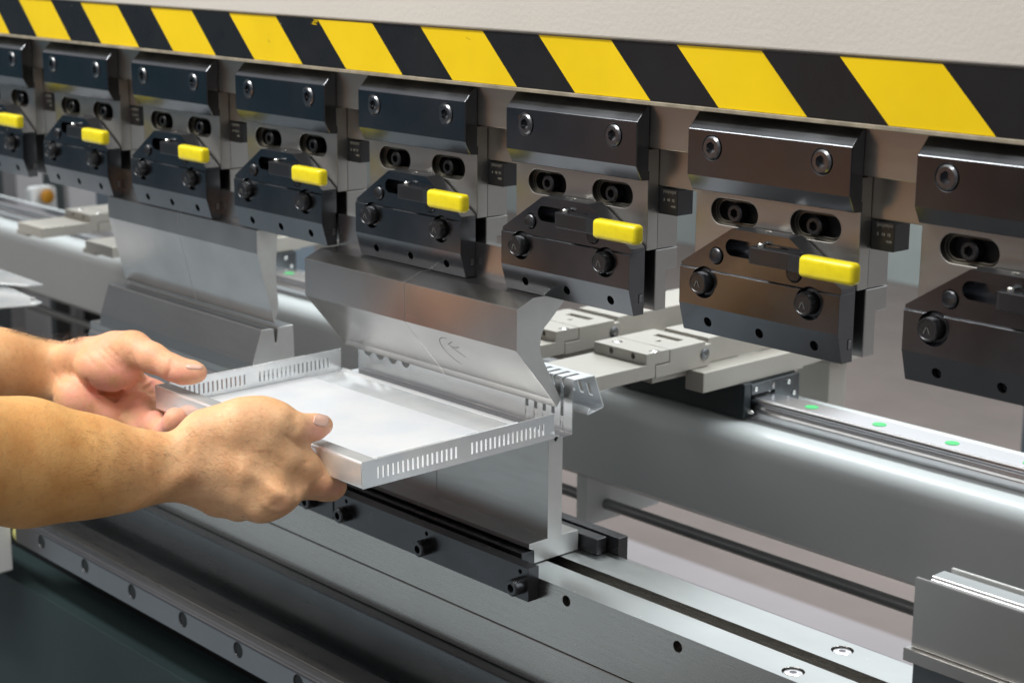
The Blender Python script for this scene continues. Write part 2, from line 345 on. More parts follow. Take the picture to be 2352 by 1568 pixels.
    MB().lathe((.0107, .002, -.0773), (0, -1, 0), [(.0058, 0), (.0058, .0068), (.0050, .0076), (.0046, .0074)], 28).build('pivot_pin', M['blued2'], r, smooth=40)
    MB().lathe((.0828, .004, -.0792), (0, -1, 0), [(.0064, 0), (.0064, .0078), (.0056, .0085)], 28).build('pivot_pin', M['blued2'], r, smooth=40)
    MB().box(.1205, .1246, .0064, .0101, -.1281, -.1219).build('latch', M['screw'], r, bev=.0004)
    MB().lathe((.052, .004, -.0570), (0, 0, 1), [(.0028, 0), (.0028, .0020), (.0018, .0026)], 18).build('grub_screw', M['pin'], r, smooth=40)
    lv = MB().add(*lever()).build('lever', M['blued2'], r, bev=.0007)
    MB().lathe((.0562, -.0070, -.0640), (0, 0, 1), [(.0028, -.004), (.0028, .0018), (.0021, .0026)], 20).build('lever_pin', M['pin'], lv, smooth=40)
    g = MB().box(.1015, .1480, -.0235, -.0125, -.0768, -.0615).build('grip', M['grip'], lv, bev=.0036, seg=5)
    for p in g.data.polygons: p.use_smooth = True
    return r
def lever():
    # plan outline (x,y) extruded in z, kinked outwards towards the grip
    xy = [(.0490, -.0022), (.0490, -.0118), (.0510, -.0130), (.0850, -.0130), (.0960, -.0150), (.1100, -.0200), (.1180, -.0200), (.1180, -.0150), (.1000, -.0085), (.0880, -.0022)]
    z0, z1 = -.0762, -.0640; n = len(xy)
    v = [(x, y, z0) for x, y in xy] + [(x, y, z1) for x, y in xy]
    f = [tuple(range(n)), tuple(range(n, 2 * n))[::-1]] + [(i, (i + 1) % n, n + (i + 1) % n, n + i) for i in range(n)]
    return v, f
proto = make_clamp()
CL = ['leftmost tool clamp, cut off by the left edge of the photo, with a yellow grip',
      'second tool clamp from the left, beside the one cut off at the left edge',
      'third tool clamp from the left, above the left end of the rear punch',
      'fourth tool clamp from the left, above the right end of the rear punch',
      'dark blue tool clamp above the left half of the large gooseneck punch',
      'brownish tool clamp above the right end of the large gooseneck punch',
      'x',
      'largest tool clamp, cut off by the right edge, its grip out of view']
CL[6] = 'second tool clamp from the right edge, hanging over the cream back gauge arm'
cols = [None] * 8
for i in range(8):
    o = proto if i == 0 else copy_tree(proto)
    o.location = ((i - 1) * .2, 0, 0)
    for ch in bpy.data.objects:
        if ch.parent == o and ch.name.startswith('lever'): ch.location = (random.uniform(-.0008, .0008), random.uniform(-.0012, .0002), random.uniform(-.0003, .0003)); ch.rotation_euler = (0, 0, random.uniform(-.006, .006))
    tag(o, CL[i], 'tool clamp', 'quick release tool clamps hanging in a row under the ram')

# ================================================================== punches
def thing(mb, name, m, label, cat, group=None, **k):
    o = mb.build(name, m, None, **k); tag(o, label, cat, group); return o
P2 = [(.0125, -.108), (.0232, -.108), (.0232, -.1380), (.0265, -.1430), (.0100, -.1598), (-.0008, -.1715), (-.0008, -.1885), (.0222, -.2295), (.0182, -.2356), (.0178, -.2356), (.0134, -.2291), (-.0275, -.1804), (-.0275, -.1457), (-.0093, -.1385), (-.0093, -.1382), (.0125, -.1382)]
P2[3] = (.0285, -.1430); P2[12] = (-.0273, -.1457); P2[13] = (-.0110, -.1384)
gp = 'gooseneck punches under the tool clamps'
gl = [(-.0, 0)]
P2 = [(.0125, -.108), (.0232, -.108), (.0232, -.1380), (.0285, -.1430), (.0100, -.1598), (.0035, -.1650), (-.0003, -.1715), (-.0012, -.1800), (.0002, -.1885), (.0222, -.2285), (.0224, -.2305), (.0182, -.2356), (.0178, -.2356), (.0134, -.2291), (.0126, -.2278), (-.0275, -.1804), (-.0273, -.1457), (-.0093, -.1384), (.0125, -.1384)]
pa = MB().prism(P2, .5265, .6747).build('punch', M['punch'], None, bev=.0005); tag(pa, 'left half of the shiny gooseneck punch, left of its fine joint line', 'punch', gp)
pb = MB().prism(P2, .6753, .8209).build('punch', M['punch'], None, bev=.0005); tag(pb, 'right half of the shiny gooseneck punch, with a circled scribble above the tray', 'punch', gp)
# scribbled mark on the lower bevel: circle arc and an arrow letter
def bevpt(x, s):   # s = 0 at the top edge of the bevel, 1 at the tip side
    a = Vector((x, -.0275, -.1804)); b = Vector((x, .0126, -.2278)); p = a.lerp(b, s); n = Vector((0, -.0474, -.0401)).normalized(); return p + n * .00012
def stroke(pts, w, name, par):
    m = MB()
    for a, b in zip(pts[:-1], pts[1:]):
        d = (b - a).normalized(); n = Vector((0, -.0474, -.0401)).normalized(); t = d.cross(n) * w
        m.add([a - t, b - t, b + t, a + t], [(0, 1, 2, 3)])
    o = m.build(name, M['scratch'], par); return o
mk = MB()
arc = [bevpt(.7225 + .0155 * math.cos(t), .45 + .30 * math.sin(t)) for t in [math.radians(a) for a in range(110, 290, 12)]]
stroke(arc, .00030, 'scribbled_mark', pb)
stroke([bevpt(.7200, .30), bevpt(.7300, .20)], .00032, 'scribbled_mark', pb)
stroke([bevpt(.7215, .31), bevpt(.7245, .38), bevpt(.7330, .52)], .00032, 'scribbled_mark', pb)
stroke([bevpt(.7235, .34), bevpt(.7285, .33), bevpt(.7345, .30)], .00028, 'scribbled_mark', pb)
P1 = [(.0125, -.108), (.0232, -.108), (.0232, -.1380), (.0245, -.1458), (.0207, -.1795), (.0231, -.2183), (.0182, -.2350), (.0178, -.2350), (.0138, -.2209), (-.0006, -.1620), (-.0006, -.1384), (.0125, -.1384)]
for a, b, l in ((.1130, .2606, 'left half of the flat silver punch pressed into the rear die'), (.2612, .4076, 'right half of the flat silver punch pressed into the rear die')):
    q = MB().prism(P1, a, b).build('punch', M['punch'], None, bev=.0005); tag(q, l, 'punch', gp)

# ================================================================== dies
def bright_end(o):
    o.data.materials.append(M['endsteel'])
    for p in o.data.polygons:
        if p.normal.x > .9: p.material_index = len(o.data.materials) - 1
for o in bpy.data.objects:
    if o.name.startswith('punch') and o.type == 'MESH': bright_end(o)
gd = 'bending dies standing on the bed'
D2 = [(.0092, -.3493), (.0092, -.2622), (.0152, -.2622), (.0175, -.2655), (.0180, -.2655), (.0206, -.2622), (.0257, -.2622), (.0257, -.3493), (.0455, -.3497), (.0455, -.3677), (-.0060, -.3677), (-.0060, -.3560), (-.0118, -.3535), (-.0118, -.3493)]
M['die'] = M['diesteel']
for a, b, l in ((.5265, .6734, 'left half of the tall narrow die under the tray, left of its joint line'), (.6739, .8209, 'right half of the tall narrow die, with its bright T end')):
    q = MB().prism(D2, a, b).build('die', M['die'], None, bev=.0005); tag(q, l, 'die', gd); bright_end(q)
D1 = [(-.0125, -.2860), (-.0112, -.2722), (.0010, -.2390), (.0112, -.2390), (.0152, -.2402), (.0170, -.2550), (.0182, -.2550), (.0204, -.2400), (.0228, -.2390), (.0390, -.2390), (.0400, -.2860)]
q = MB().prism(D1, .1030, .4094).build('die', M['die'], None, bev=.0008); tag(q, 'low wedge sided die under the flat silver punch, with a sharp notch in its end', 'die', gd)
hd = MB().prism([(-.0070, -.2865), (.0350, -.2865), (.0350, -.345), (.0455, -.350), (.0455, -.3677), (-.0100, -.3677), (-.0100, -.300), (-.0070, -.2950)], .0700, .5250)
q = hd.build('die_holder', M['die'], None, bev=.0006); bright_end(bpy.data.objects[[o.name for o in bpy.data.objects if o.name.startswith('die.')][-1]]); tag(q, 'grey holder block below the low wedge sided die, behind the hands', 'die holder')

# third die, cut off by the right edge
d3 = empty('flattening_die', (1.35, -.02, -.368)); tag(d3, 'dark flattening die with a stepped silver top at the lower right corner', 'die', gd)
P(MB().box(1.2085, 1.62, -.0200, -.0172, -.3130, -.2638), 'front_plate', M['diesteel'], d3, bev=.0006)
P(MB().prism([(-.0165, -.3130), (-.0165, -.2685), (-.0055, -.2685), (-.0042, -.2658), (.0095, -.2658), (.0105, -.2700), (.0105, -.3130)], 1.2110, 1.62), 'sliding_block', M['bedtop'], d3, bev=.0005)
P(MB().box(1.2120, 1.62, .0165, .0190, -.3130, -.2655), 'rear_plate', M['endsteel'], d3, bev=.0005)
P(MB().box(1.2055, 1.62, -.0245, .0230, -.3225, -.3133), 'base_flange', M['diesteel'], d3, bev=.0006)
P(MB().box(1.2105, 1.62, -.0195, .0190, -.3678, -.3227), 'foot', M['apron'], d3, bev=.0006)

# ================================================================== bed
bed = empty('press_brake_bed', (.5, 0, -.9)); tag(bed, 'long steel bed of the press brake with a groove along its bright top', 'machine bed')
tb = MB().prism([(-.0250, -.4238), (-.0250, -.3685), (.0075, -.3685), (.0075, -.3850), (.0240, -.3850), (.0240, -.3685), (.0610, -.3685), (.0610, -.4238)], -2., 2.4)
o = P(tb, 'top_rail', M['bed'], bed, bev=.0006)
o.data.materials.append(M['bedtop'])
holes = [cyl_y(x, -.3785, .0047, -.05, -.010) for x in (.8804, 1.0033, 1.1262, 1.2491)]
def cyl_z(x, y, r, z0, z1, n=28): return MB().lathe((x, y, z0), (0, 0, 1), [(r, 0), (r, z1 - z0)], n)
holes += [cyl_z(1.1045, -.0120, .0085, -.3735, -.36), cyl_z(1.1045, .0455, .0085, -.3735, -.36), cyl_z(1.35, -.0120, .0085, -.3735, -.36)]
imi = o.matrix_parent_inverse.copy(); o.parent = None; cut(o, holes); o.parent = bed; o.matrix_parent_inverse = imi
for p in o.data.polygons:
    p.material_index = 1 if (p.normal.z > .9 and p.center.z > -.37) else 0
for x, y in ((1.1045, -.0120), (1.1045, .0455), (1.35, -.0120)):
    m = MB().lathe((x, y, -.3738), (0, 0, 1), [(.0072, 0), (.0072, .0040), (.0060, .0048), (.0026, .0048), (.0022, .0020)], 24)
    P(m, 'countersunk_screw', M['rail'], bed, smooth=40)
P(MB().box(-2, 2.4, -.0243, .0610, -.4640, -.4252), 'lower_rail', M['bed'], bed, bev=.0010)
P(MB().box(-2, 2.4, -.0375, .0500, -.5300, -.4645), 'apron_plate', M['apron'], bed, bev=.0014)
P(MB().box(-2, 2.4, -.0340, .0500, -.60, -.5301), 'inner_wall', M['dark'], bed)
P(MB().prism([(-.0520, -.5390), (-.0520, -.5105), (-.0800, -.5080), (-.0882, -.5080), (-.0882, -.5390)], .0400, 2.4), 'rail_seat', M['railseat'], bed, bev=.0010)
P(MB().prism([(-.0880, -.600), (-.0880, -1.09), (-.0300, -1.09), (-.0300, -.600)], -2, 2.4), 'skirt', M['skirt'], bed, bev=.001)
# front guide rail
gr = MB().prism([(-.1000, -.5392), (-.1000, -.5140), (-.0992, -.5122), (-.0968, -.5112), (-.0955, -.5122), (-.0940, -.5105), (-.0884, -.5085), (-.0884, -.5392)], .0400, 2.4)
o = gr.build('guide_rail', M['railface'], None, bev=.0005); o = cut(o, [cyl_y(.1045 + .1 * k, -.5224, .0078, -.12, -.0955) for k in range(0, 12)])
o.parent = bed; o.matrix_parent_inverse = bed.matrix_basis.inverted()
for k in range(12):
    P(cyl_y(.1045 + .1 * k, -.5224, .0076, -.0990, -.09, 24), 'hole_plug', M['plug'], o, smooth=30)
# brown strip behind the bed
P(MB().box(-1.2, 2.4, .0612, .0700, -.4000, -.3740), 'rear_strip', M['brown'], bed, bev=.0006)

# clamp rails holding the tall die
cr1 = empty('die_clamp_rail', (.7, -.03, -.37)); tag(cr1, 'long black clamp rail with socket screws in front of the tall die', 'clamp rail', 'black clamp rails gripping the foot of the tall die')
def railpart(x0, x1, par, screws):
    b = MB().prism([(-.0370, -.3865), (-.0370, -.3575), (-.0252, -.3575), (-.0252, -.3865)], x0, x1).build('bar', M['blued2'], None, bev=.0007)
    cs = [cyl_y(x, -.3625, .0021, -.05, -.030, 18) for x in screws]
    cut(b, [c for c, x in zip(cs, screws) if x0 < x < x1]); b.parent = par; b.matrix_parent_inverse = par.matrix_basis.inverted()
    for x in screws:
        P(socket_head(x, -.3745, -.0365, .0072, .0112), 'cap_screw', M['blued2'], par, smooth=35)
railpart(.5790, .8475, cr1, [.5979, .7153, .8375][0:1] + [.7153, .8375])
P(MB().prism([(-.0205, -.3680), (-.0205, -.3555), (-.0063, -.3563), (-.0063, -.3680)], .45, .8209), 'pressure_strip', M['blued2'], cr1, bev=.0005)
cr2 = empty('die_clamp_rail', (.5, -.03, -.37)); tag(cr2, 'short black clamp rail end peeking out below the near hand', 'clamp rail', 'black clamp rails gripping the foot of the tall die')
railpart(.2000, .5770, cr2, [.5457, .425])
rb = empty('rear_die_clamp', (.7, .06, -.36)); tag(rb, 'black stepped clamp blocks gripping the die foot from behind', 'clamp rail')
P(MB().box(.40, .8413, .0482, .0600, -.3680, -.3540), 'clamp_bar', M['blued2'], rb, bev=.0007)
P(MB().box(.40, .8535, .0625, .0735, -.3900, -.3530), 'rear_bar', M['blued2'], rb, bev=.0007)

# ================================================================== back gauge
bg_ = empty('back_gauge_beam', (.5, .35, -.37)); tag(bg_, 'grey rounded beam carrying the back gauge behind the dies', 'gauge beam')
def rounded(y0, y1, z0, z1, r, n=10):
    p = [(y0, z0 + .006), (y0 + .006, z0), (y1, z0), (y1, z1)]
    for i in range(n + 1):
        t = math.pi / 2 + math.pi / 2 * i / n; p.append((y0 + r + r * math.cos(t), z1 - r + r * math.sin(t)))
    return p
P(MB().prism(rounded(.292, .44, -.416, -.3172, .022), -2.2, 2.6), 'beam_body', M['beam'], bg_, smooth=25)
rl = P(MB().prism([(.3350, -.3168), (.3350, -.3085), (.3375, -.3060), (.3375, -.3020), (.3350, -.2990), (.3350, -.2965), (.3368, -.2948), (.3663, -.2948), (.3680, -.2965), (.3680, -.3168)], -1.6, 2.6), 'linear_rail', M['rail'], bg_, bev=.0005)
for k in range(-16, 22):
    x = .8278 + .0797 * k
    P(MB().lathe((x, .3515, -.2952), (0, 0, 1), [(.0066, 0), (.0066, .0007)], 28), 'cap', M['green'], rl)
P(MB().box(.5570, .5720, .3000, .4150, -.4720, -.4162), 'rod_bracket', M['beam'], bg_, bev=.001)
P(rod((-2, .331, -.4535), (2.6, .331, -.4535), .0062, 24), 'drive_rod', M['rod'], bg_, smooth=40)

# carriages with gauge arms
def carriage(x0, label):
    c = empty('gauge_carriage', (x0, .35, -.3)); tag(c, label, 'gauge carriage', 'carriages riding on the back gauge rail')
    dx = x0 - .6
    P(MB().box(.5960 + dx, .7610 + dx, .3240, .3420, -.3155, -.2790), 'slide_block', M['carriage'], c, bev=.0012)
    P(MB().box(.5960 + dx, .7600 + dx, .3421, .4100, -.2930, -.2810), 'slide_top', M['carriage'], c, bev=.0012)
    ep = P(MB().prism([(.3425, -.3150), (.3340, -.3150), (.3340, -.2815), (.4080, -.2815), (.4080, -.3100), (.3700, -.3150), (.3700, -.2925), (.3325, -.2925), (.3325, -.3150)][2:5] + [(.3705, -.3110), (.3705, -.2925), (.3340, -.2925)], .7601 + dx, .7670 + dx), 'end_plate', M['metalplate'], c, bev=.0006)
    P(MB().box(.7612 + dx, .7665 + dx, .3235, .3338, -.3150, -.2800), 'end_seal', M['carriage'], c, bev=.0008)
    for yy, zz in ((.3395, -.2870), (.3900, -.2880), (.3990, -.3010)): P(MB().lathe((.7670 + dx, yy, zz), (1, 0, 0), [(.0024, -.001), (.0024, .0014), (.0014, .0020)], 16), 'seal_screw', M['pin'], ep, smooth=40)
    P(MB().lathe((.7665 + dx, .3290, -.3080), (1, 0, 0), [(.0022, -.001), (.0022, .0060), (.0012, .0075)], 16), 'grease_nipple', M['pin'], c, smooth=40)
    P(MB().prism([(.2685, -.2802), (.2685, -.2600), (.50, -.2600), (.50, -.2760), (.42, -.2785), (.4199, -.2802)], .7380 + dx, .7614 + dx), 'gauge_arm', M['finger'], c, bev=.0012)
    P(MB().box(.5400 + dx, .7379 + dx, .3450, .3750, -.2790, -.2590), 'top_plate', M['finger'], c, bev=.0010)
    P(MB().box(.6300 + dx, .7378 + dx, .3000, .3440, -.2785, -.2620), 'front_plate', M['finger'], c, bev=.0008)
    P(MB().box(.6900 + dx, .7336 + dx, .5000, .5300, -.42, -.2930), 'rear_post', M['finger'], c, bev=.0012)
    P(MB().box(.6900 + dx, .7450 + dx, .4990, .5350, -.2928, -.2800), 'post_head', M['finger'], c, bev=.0012)
    return c
carriage(.6, 'dark carriage with a cream arm on the rail, right of the gooseneck punch')
carriage(-.28, 'blurred carriage with a cream arm far left behind the flat silver punch')
def finger(x1, label, z=0, y=0, extra=True):
    """finger stop whose right side is at x1"""
    f = empty('finger_stop', (x1 - .035, .2, -.25)); tag(f, label, 'finger stop', 'back gauge finger stops')
    x0 = x1 - .0705
    lo = P(MB().prism([(.1330, -.2590), (.1330, -.2450), (.2055, -.2450), (.2055, -.2345), (.2370, -.2345), (.2370, -.2465), (.2178, -.2465), (.2178, -.2590)], x0, x1), 'stop_nose', M['finger'], f, bev=.0006)
    imi = lo.matrix_parent_inverse.copy(); lo.parent = None
    cut(lo, [cyl_y(x0 + .0235, -.2392, .0026, .19, .215, 20), cyl_y(x0 + .0525, -.2392, .0026, .19, .215, 20), cyl_z(x0 + .0150, .2225, .0052, -.2362, -.22), cyl_z(x0 + .0650, .2215, .0052, -.2362, -.22)][:4])
    lo.parent = f; lo.matrix_parent_inverse = imi
    for xx in (x0 + .0150, x0 + .0650): P(MB().lathe((xx, .2220, -.2365), (0, 0, 1), [(.0044, 0), (.0044, .0010), (.0032, .0016), (.0018, .0008)], 20), 'screw', M['rail'], f, smooth=40)
    n = 10; prof = [(.2185, -.2600), (.2185, -.2475), (.2378, -.2475), (.2378, -.2345), (.2860, -.2345)]
    for i in range(n + 1): t = math.pi / 2 - math.pi * i / n * .9; prof.append((.2870 + .0128 * math.cos(t), -.2473 + .0128 * math.sin(t)))
    bd = P(MB().prism(prof, x0, x1), 'pivot_block', M['finger'], f, bev=.0006)
    imi = bd.matrix_parent_inverse.copy(); bd.parent = None
    cut(bd, [MB().box(x0 + .018, x0 + .052, .2680, .2765, -.2375, -.22), cyl_z(x0 + .0390, .2550, .0027, -.240, -.22, 20), MB().box(x1 - .014, x1 + .01, .2880, .32, -.2380, -.22)]); bd.parent = f; bd.matrix_parent_inverse = imi
    P(MB().lathe((x1 - .002, .2872, -.2472), (1, 0, 0), [(.0060, 0), (.0060, .0028), (.0052, .0034)], 28), 'pivot_pin', M['screw'], f, smooth=40)
    ab = P(MB().prism([(.2990, -.2600), (.2990, -.2400), (.3015, -.2345), (.56, -.2345), (.56, -.2600)], x0 + .004, x1 - .008), 'arm', M['finger'], f, bev=.0008)
    P(MB().box(x0 - .030, x0 + .004, .1450, .19, -.2665, -.2605) if not extra else MB().box(x0 + .004, x1 - .006, .2200, .42, -.2665, -.2602), 'lower_step', M['finger'], f, bev=.0006)
    return f
finger(.7455, 'nearest finger stop, pale steel, right behind the slotted sheet')
finger(.6215, 'pale finger stop partly hidden behind the end of the gooseneck punch')
finger(-.1250, 'far left finger stop closest to the flat silver punch', extra=False)
finger(-.3150, 'blurred finger stop at the far left beyond the tool clamps', extra=False)
for x in (-.2000, -.3890):
    pass

# ================================================================== the sheet metal tray
tray = empty('sheet_metal_tray', (.67, -.08, -.2615)); tag(tray, 'pale folded sheet metal tray with rows of slots in its sides, held by both hands', 'metal tray')
T = .0008
def wallpanel(name, fn, u0, u1, v0, v1, holes, m, par, thick=T):
    """flat panel with rectangular slots; fn(u,v)->point; holes=[(u0,u1,v0,v1)] sorted in u"""
    v = []; f = []
    def quad(a, b, c, d):
        i = len(v); v.extend([fn(a, c), fn(b, c), fn(b, d), fn(a, d)]); f.append((i, i + 1, i + 2, i + 3))
    u = u0
    for a, b, c, d, *rnd in holes:
        if a > u: quad(u, a, v0, v1)
        if rnd:
            r_ = (b - a) / 2; i = len(v); n_ = 10
            arc = [(a + r_ + r_ * math.cos(t), c + r_ - r_ * math.sin(t)) for t in [math.pi * k / n_ for k in range(n_ + 1)]]
            for (p0, q0), (p1, q1) in zip(arc[:-1], arc[1:]): quad_ = len(v); v.extend([fn(p0, v0), fn(p0, q0), fn(p1, q1), fn(p1, v0)]); f.append((quad_, quad_ + 1, quad_ + 2, quad_ + 3))
            if d < v1: quad(a, b, d, v1)
            u = b; continue
        if c > v0: quad(a, b, v0, c)
        if d < v1: quad(a, b, d, v1)
        u = b
    quad(u, u1, v0, v1)
    o = mesh_obj(name, v, f, m); bm = bmesh.new(); bm.from_mesh(o.data); bmesh.ops.remove_doubles(bm, verts=bm.verts, dist=1e-6); bm.to_mesh(o.data); bm.free()
    s = o.modifiers.new('t', 'SOLIDIFY'); s.thickness = thick; s.offset = 0
    o.parent = par; o.matrix_parent_inverse = par.matrix_basis.inverted(); return o
TX0, TX1 = .5205, .8225
def zf(y): return -.2615 + (y - .0175) * .006      # the floor climbs very slightly towards the die
sl = [(-.1722 + .00486 * i, -.1722 + .00486 * i + .0019) for i in range(17)] + [(-.0775 + .00486 * i, -.0775 + .00486 * i + .0019) for i in range(17)]
def side(x): return lambda u, v: (x, u, zf(u) + v)
hol = [(a, b, .0052, .0148) for a, b in sl if b < .012]
wallpanel('side_wall', side(TX1), -.1865, .0140, .0, .0215, hol, M['tray'], tray)
wallpanel('side_wall', side(TX0), -.1865, .0165, .0, .0215, hol, M['tray'], tray)
def strip(name, pts_prof, x0, x1, m, par, bev=0, sol=T, smooth=35):
    n = len(pts_prof); v = [(x0, *p) for p in pts_prof] + [(x1, *p) for p in pts_prof]
    f = [(i, i + 1, n + i + 1, n + i) for i in range(n - 1)]
    o = mesh_obj(name, v, f, m); fix(o); sharp(o, smooth); s = o.modifiers.new('t', 'SOLIDIFY'); s.thickness = sol; s.offset = 0
    o.parent = par; o.matrix_parent_inverse = par.matrix_basis.inverted(); return o
def bend(c, r, a0, a1, n=6): return [(c[0] + r * math.cos(math.radians(a0 + (a1 - a0) * i / n)), c[1] + r * math.sin(math.radians(a0 + (a1 - a0) * i / n))) for i in range(n + 1)]
zb = zf(-.187)
prof = [(-.1730, zb + .0210)] + bend((-.1850, zb + .0190), .0020, 90, 180) + bend((-.1850, zb + .0014), .0014, 180, 270) + [(-.16, zf(-.16)), (-.08, zf(-.08)), (.0144, zf(.0144)), (.0172, zf(.0172) + .0016), (.0172 + .0006, zf(.0172) + .0018)]
# floor, front wall and its return flange are one bent sheet
strip('floor_sheet', prof, TX0 + .0006, TX1 - .0006, M['tray'], tray)
P(MB().add([(TX0 + .0012, -.1725, zf(-.1725) + .0006), (TX1 - .0012, -.1725, zf(-.1725) + .0006), (TX1 - .0012, -.0210, zf(-.021) + .0006), (TX0 + .0012, -.0210, zf(-.021) + .0006),
           (TX0 + .0012, -.1725, zf(-.1725) + .0009), (TX1 - .0012, -.1725, zf(-.1725) + .0009), (TX1 - .0012, -.0210, zf(-.021) + .0009), (TX0 + .0012, -.0210, zf(-.021) + .0009)],
          [(0, 3, 2, 1), (4, 5, 6, 7), (0, 1, 5, 4), (1, 2, 6, 5), (2, 3, 7, 6), (3, 0, 4, 7)]), 'white_film', M['film'], tray)
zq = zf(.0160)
P(MB().prism([(.0142, zq + .0004), (.0142, zq + .0012), (.0172, zq + .0027), (.0180, zq + .0027), (.0180, zq + .0019)], TX0 + .0015, TX1 - .0015), 'fold_highlight', M['film'], tray)  # pale strip painted in for the bright reflection along the fold
# folded hems on both side walls
for x, s in ((TX1, -1), (TX0, 1)):
    m = MB()
    for i in range(1): pass
    hp = [(0, .0195), (0, .0216), (s * .0006, .0222), (s * .0016, .0222), (s * .0022, .0216), (s * .0022, .0158), (s * .0014, .0158), (s * .0014, .0195)]
    n = len(hp); y0, y1 = -.1730, -.0265
    v = [(x + a, y0, zf(y0) + b) for a, b in hp] + [(x + a, y1, zf(y1) + b) for a, b in hp]
    f = [tuple(range(n)), tuple(range(n, 2 * n))[::-1]] + [(i, (i + 1) % n, n + (i + 1) % n, n + i) for i in range(n)]
    P(MB().add(v, f), 'hem', M['tray'], tray, bev=.0003)
# unfolded rear part: floor behind the bend, slotted wall, top and hooked flange
zr = -.2592
RX0, RX1 = .5344, .8305
rs = [(.8160 - .01092 * i, .8160 - .01092 * i + .0040) for i in range(14)][::-1]
wallpanel('rear_floor', lambda u, v: (u, v, zr), RX0 - .0, RX1, .0168, .0262, [], M['bare'], tray)
hr = [(.5430 - .0, .5550, .0142, .0225), (.5620, .5740, .0142, .0225), (.5812, .5932, .0142, .0225), (.6004, .6124, .0142, .0225)]
allh = [(a, b, .0138, .0440) for a, b in rs]
wallpanel('rear_wall', lambda u, v: (u, .0275, zr + v), RX0, RX1, .0013, .0444, [(xc - .0062, xc + .0062, .0152, .0444, 1) for xc in (.5495, .5688, .5882, .6074)] + [h for h in allh if h[0] > .765], M['bare'], tray)
fix(bpy.data.objects[[o.name for o in bpy.data.objects if o.name.startswith('rear_wall')][0]])
strip('bend', bend((.0262, zr + .0013), .0013, -90, 0), RX0, RX1, M['bare'], tray)
# rounded shoulder and top with the slots running through
topprof = [(.0275, -.2148)] + bend((.0300, -.2148), .0025, 180, 90, 5) + [(.0460, -.2123)] + [(.0510, -.2124)] + bend((.0515, -.2142), .0019, 85, 22, 4) + [(.0634, -.2395)] + bend((.0618, -.2404), .0018, 20, -75, 4) + [(.0462, -.2452)] + bend((.0463, -.2437), .0015, 260, 140, 4) + [(.0478, -.2395)]
# resample profile into strip pieces, leave the slot openings out of the first segments
def pieces():
    segs = list(zip(topprof[:-1], topprof[1:]))
    v = []; f = []
    cols = []; u = RX0
    hh = [h for h in rs if h[0] > .63]
    for a, b in hh: cols.append((u, a, True)); cols.append((a, b, False)); u = b
    cols.append((u, RX1, True))
    acc = 0
    for j, (p, q) in enumerate(segs):
        for a, b, solid in cols:
            if not solid and j < 7: continue
            i = len(v); v.extend([(a, *p), (b, *p), (b, *q), (a, *q)]); f.append((i, i + 1, i + 2, i + 3))
    o = mesh_obj('hooked_flange', v, f, M['tray']); bm = bmesh.new(); bm.from_mesh(o.data); bmesh.ops.remove_doubles(bm, verts=bm.verts, dist=1e-6); bm.to_mesh(o.data); bm.free(); fix(o); sharp(o, 40)
    s = o.modifiers.new('t', 'SOLIDIFY'); s.thickness = T; s.offset = 0
    imi = tray.matrix_basis.inverted()
    cs = []
    for i in range(6):
        x = .8190 - .0108 * i
        cs.append(MB().prism([(.052, -.2215), (.066, -.2215), (.066, -.2325), (.052, -.2325)], x - .0022, x + .0022))
    cut2(o, cs); o.parent = tray; o.matrix_parent_inverse = imi
pieces()

# a second sheet at the left edge
for z, (p) , lab in ((-.2625, [(-.45, .015), (-.1601, -.0036), (-.0398, -.0079), (-.0450, -.0240), (-.10, -.050), (-.45, -.02)], 'upper of the two blank sheets reaching in at the left edge'),
                (-.2700, [(-.45, -.02), (-.15, -.022), (.0200, -.0400), (.0270, -.0520), (.0145, -.0885), (-.45, -.16)], 'lower of the two blank sheets reaching in at the left edge, with a bright pin')):
    n = len(p); v = [(a, b, z) for a, b in p] + [(a, b, z + .0022) for a, b in p]
    f = [tuple(range(n))[::-1], tuple(range(n, 2 * n))] + [(i, (i + 1) % n, n + (i + 1) % n, n + i) for i in range(n)]
    q = MB().add(v, f).build('sheet_blank', M['tray'], None, bev=.0004); tag(q, lab, 'metal sheet', 'sheets at the left edge')
MB().lathe((.008, -.045, -.2678), (0, 0, 1), [(.0026, 0), (.0026, .003), (.0018, .0042)], 16).build('pin', M['pin'], q, smooth=40)

# ================================================================== left edge: sensor box and cap
sb = empty('sensor_box', (0, -.1, -.55)); tag(sb, 'white box at the lower left edge with a yellowish ribbed cap beside it', 'sensor box')
P(MB().prism_y([(-.12, -.5930), (.0000, -.5895), (.0300, -.5765), (.0305, -.50), (-.12, -.50)], -.1400, -.1010), 'housing', M['white'], sb, bev=.0010)
P(MB().lathe((.0300, -.0860, -.5330), (1, 0, .1), [(.0130, 0), (.0142, .003), (.0130, .006), (.0142, .009), (.0130, .012), (.0138, .016), (.0120, .0200)], 28), 'ribbed_cap', M['ribs'], sb, smooth=50)

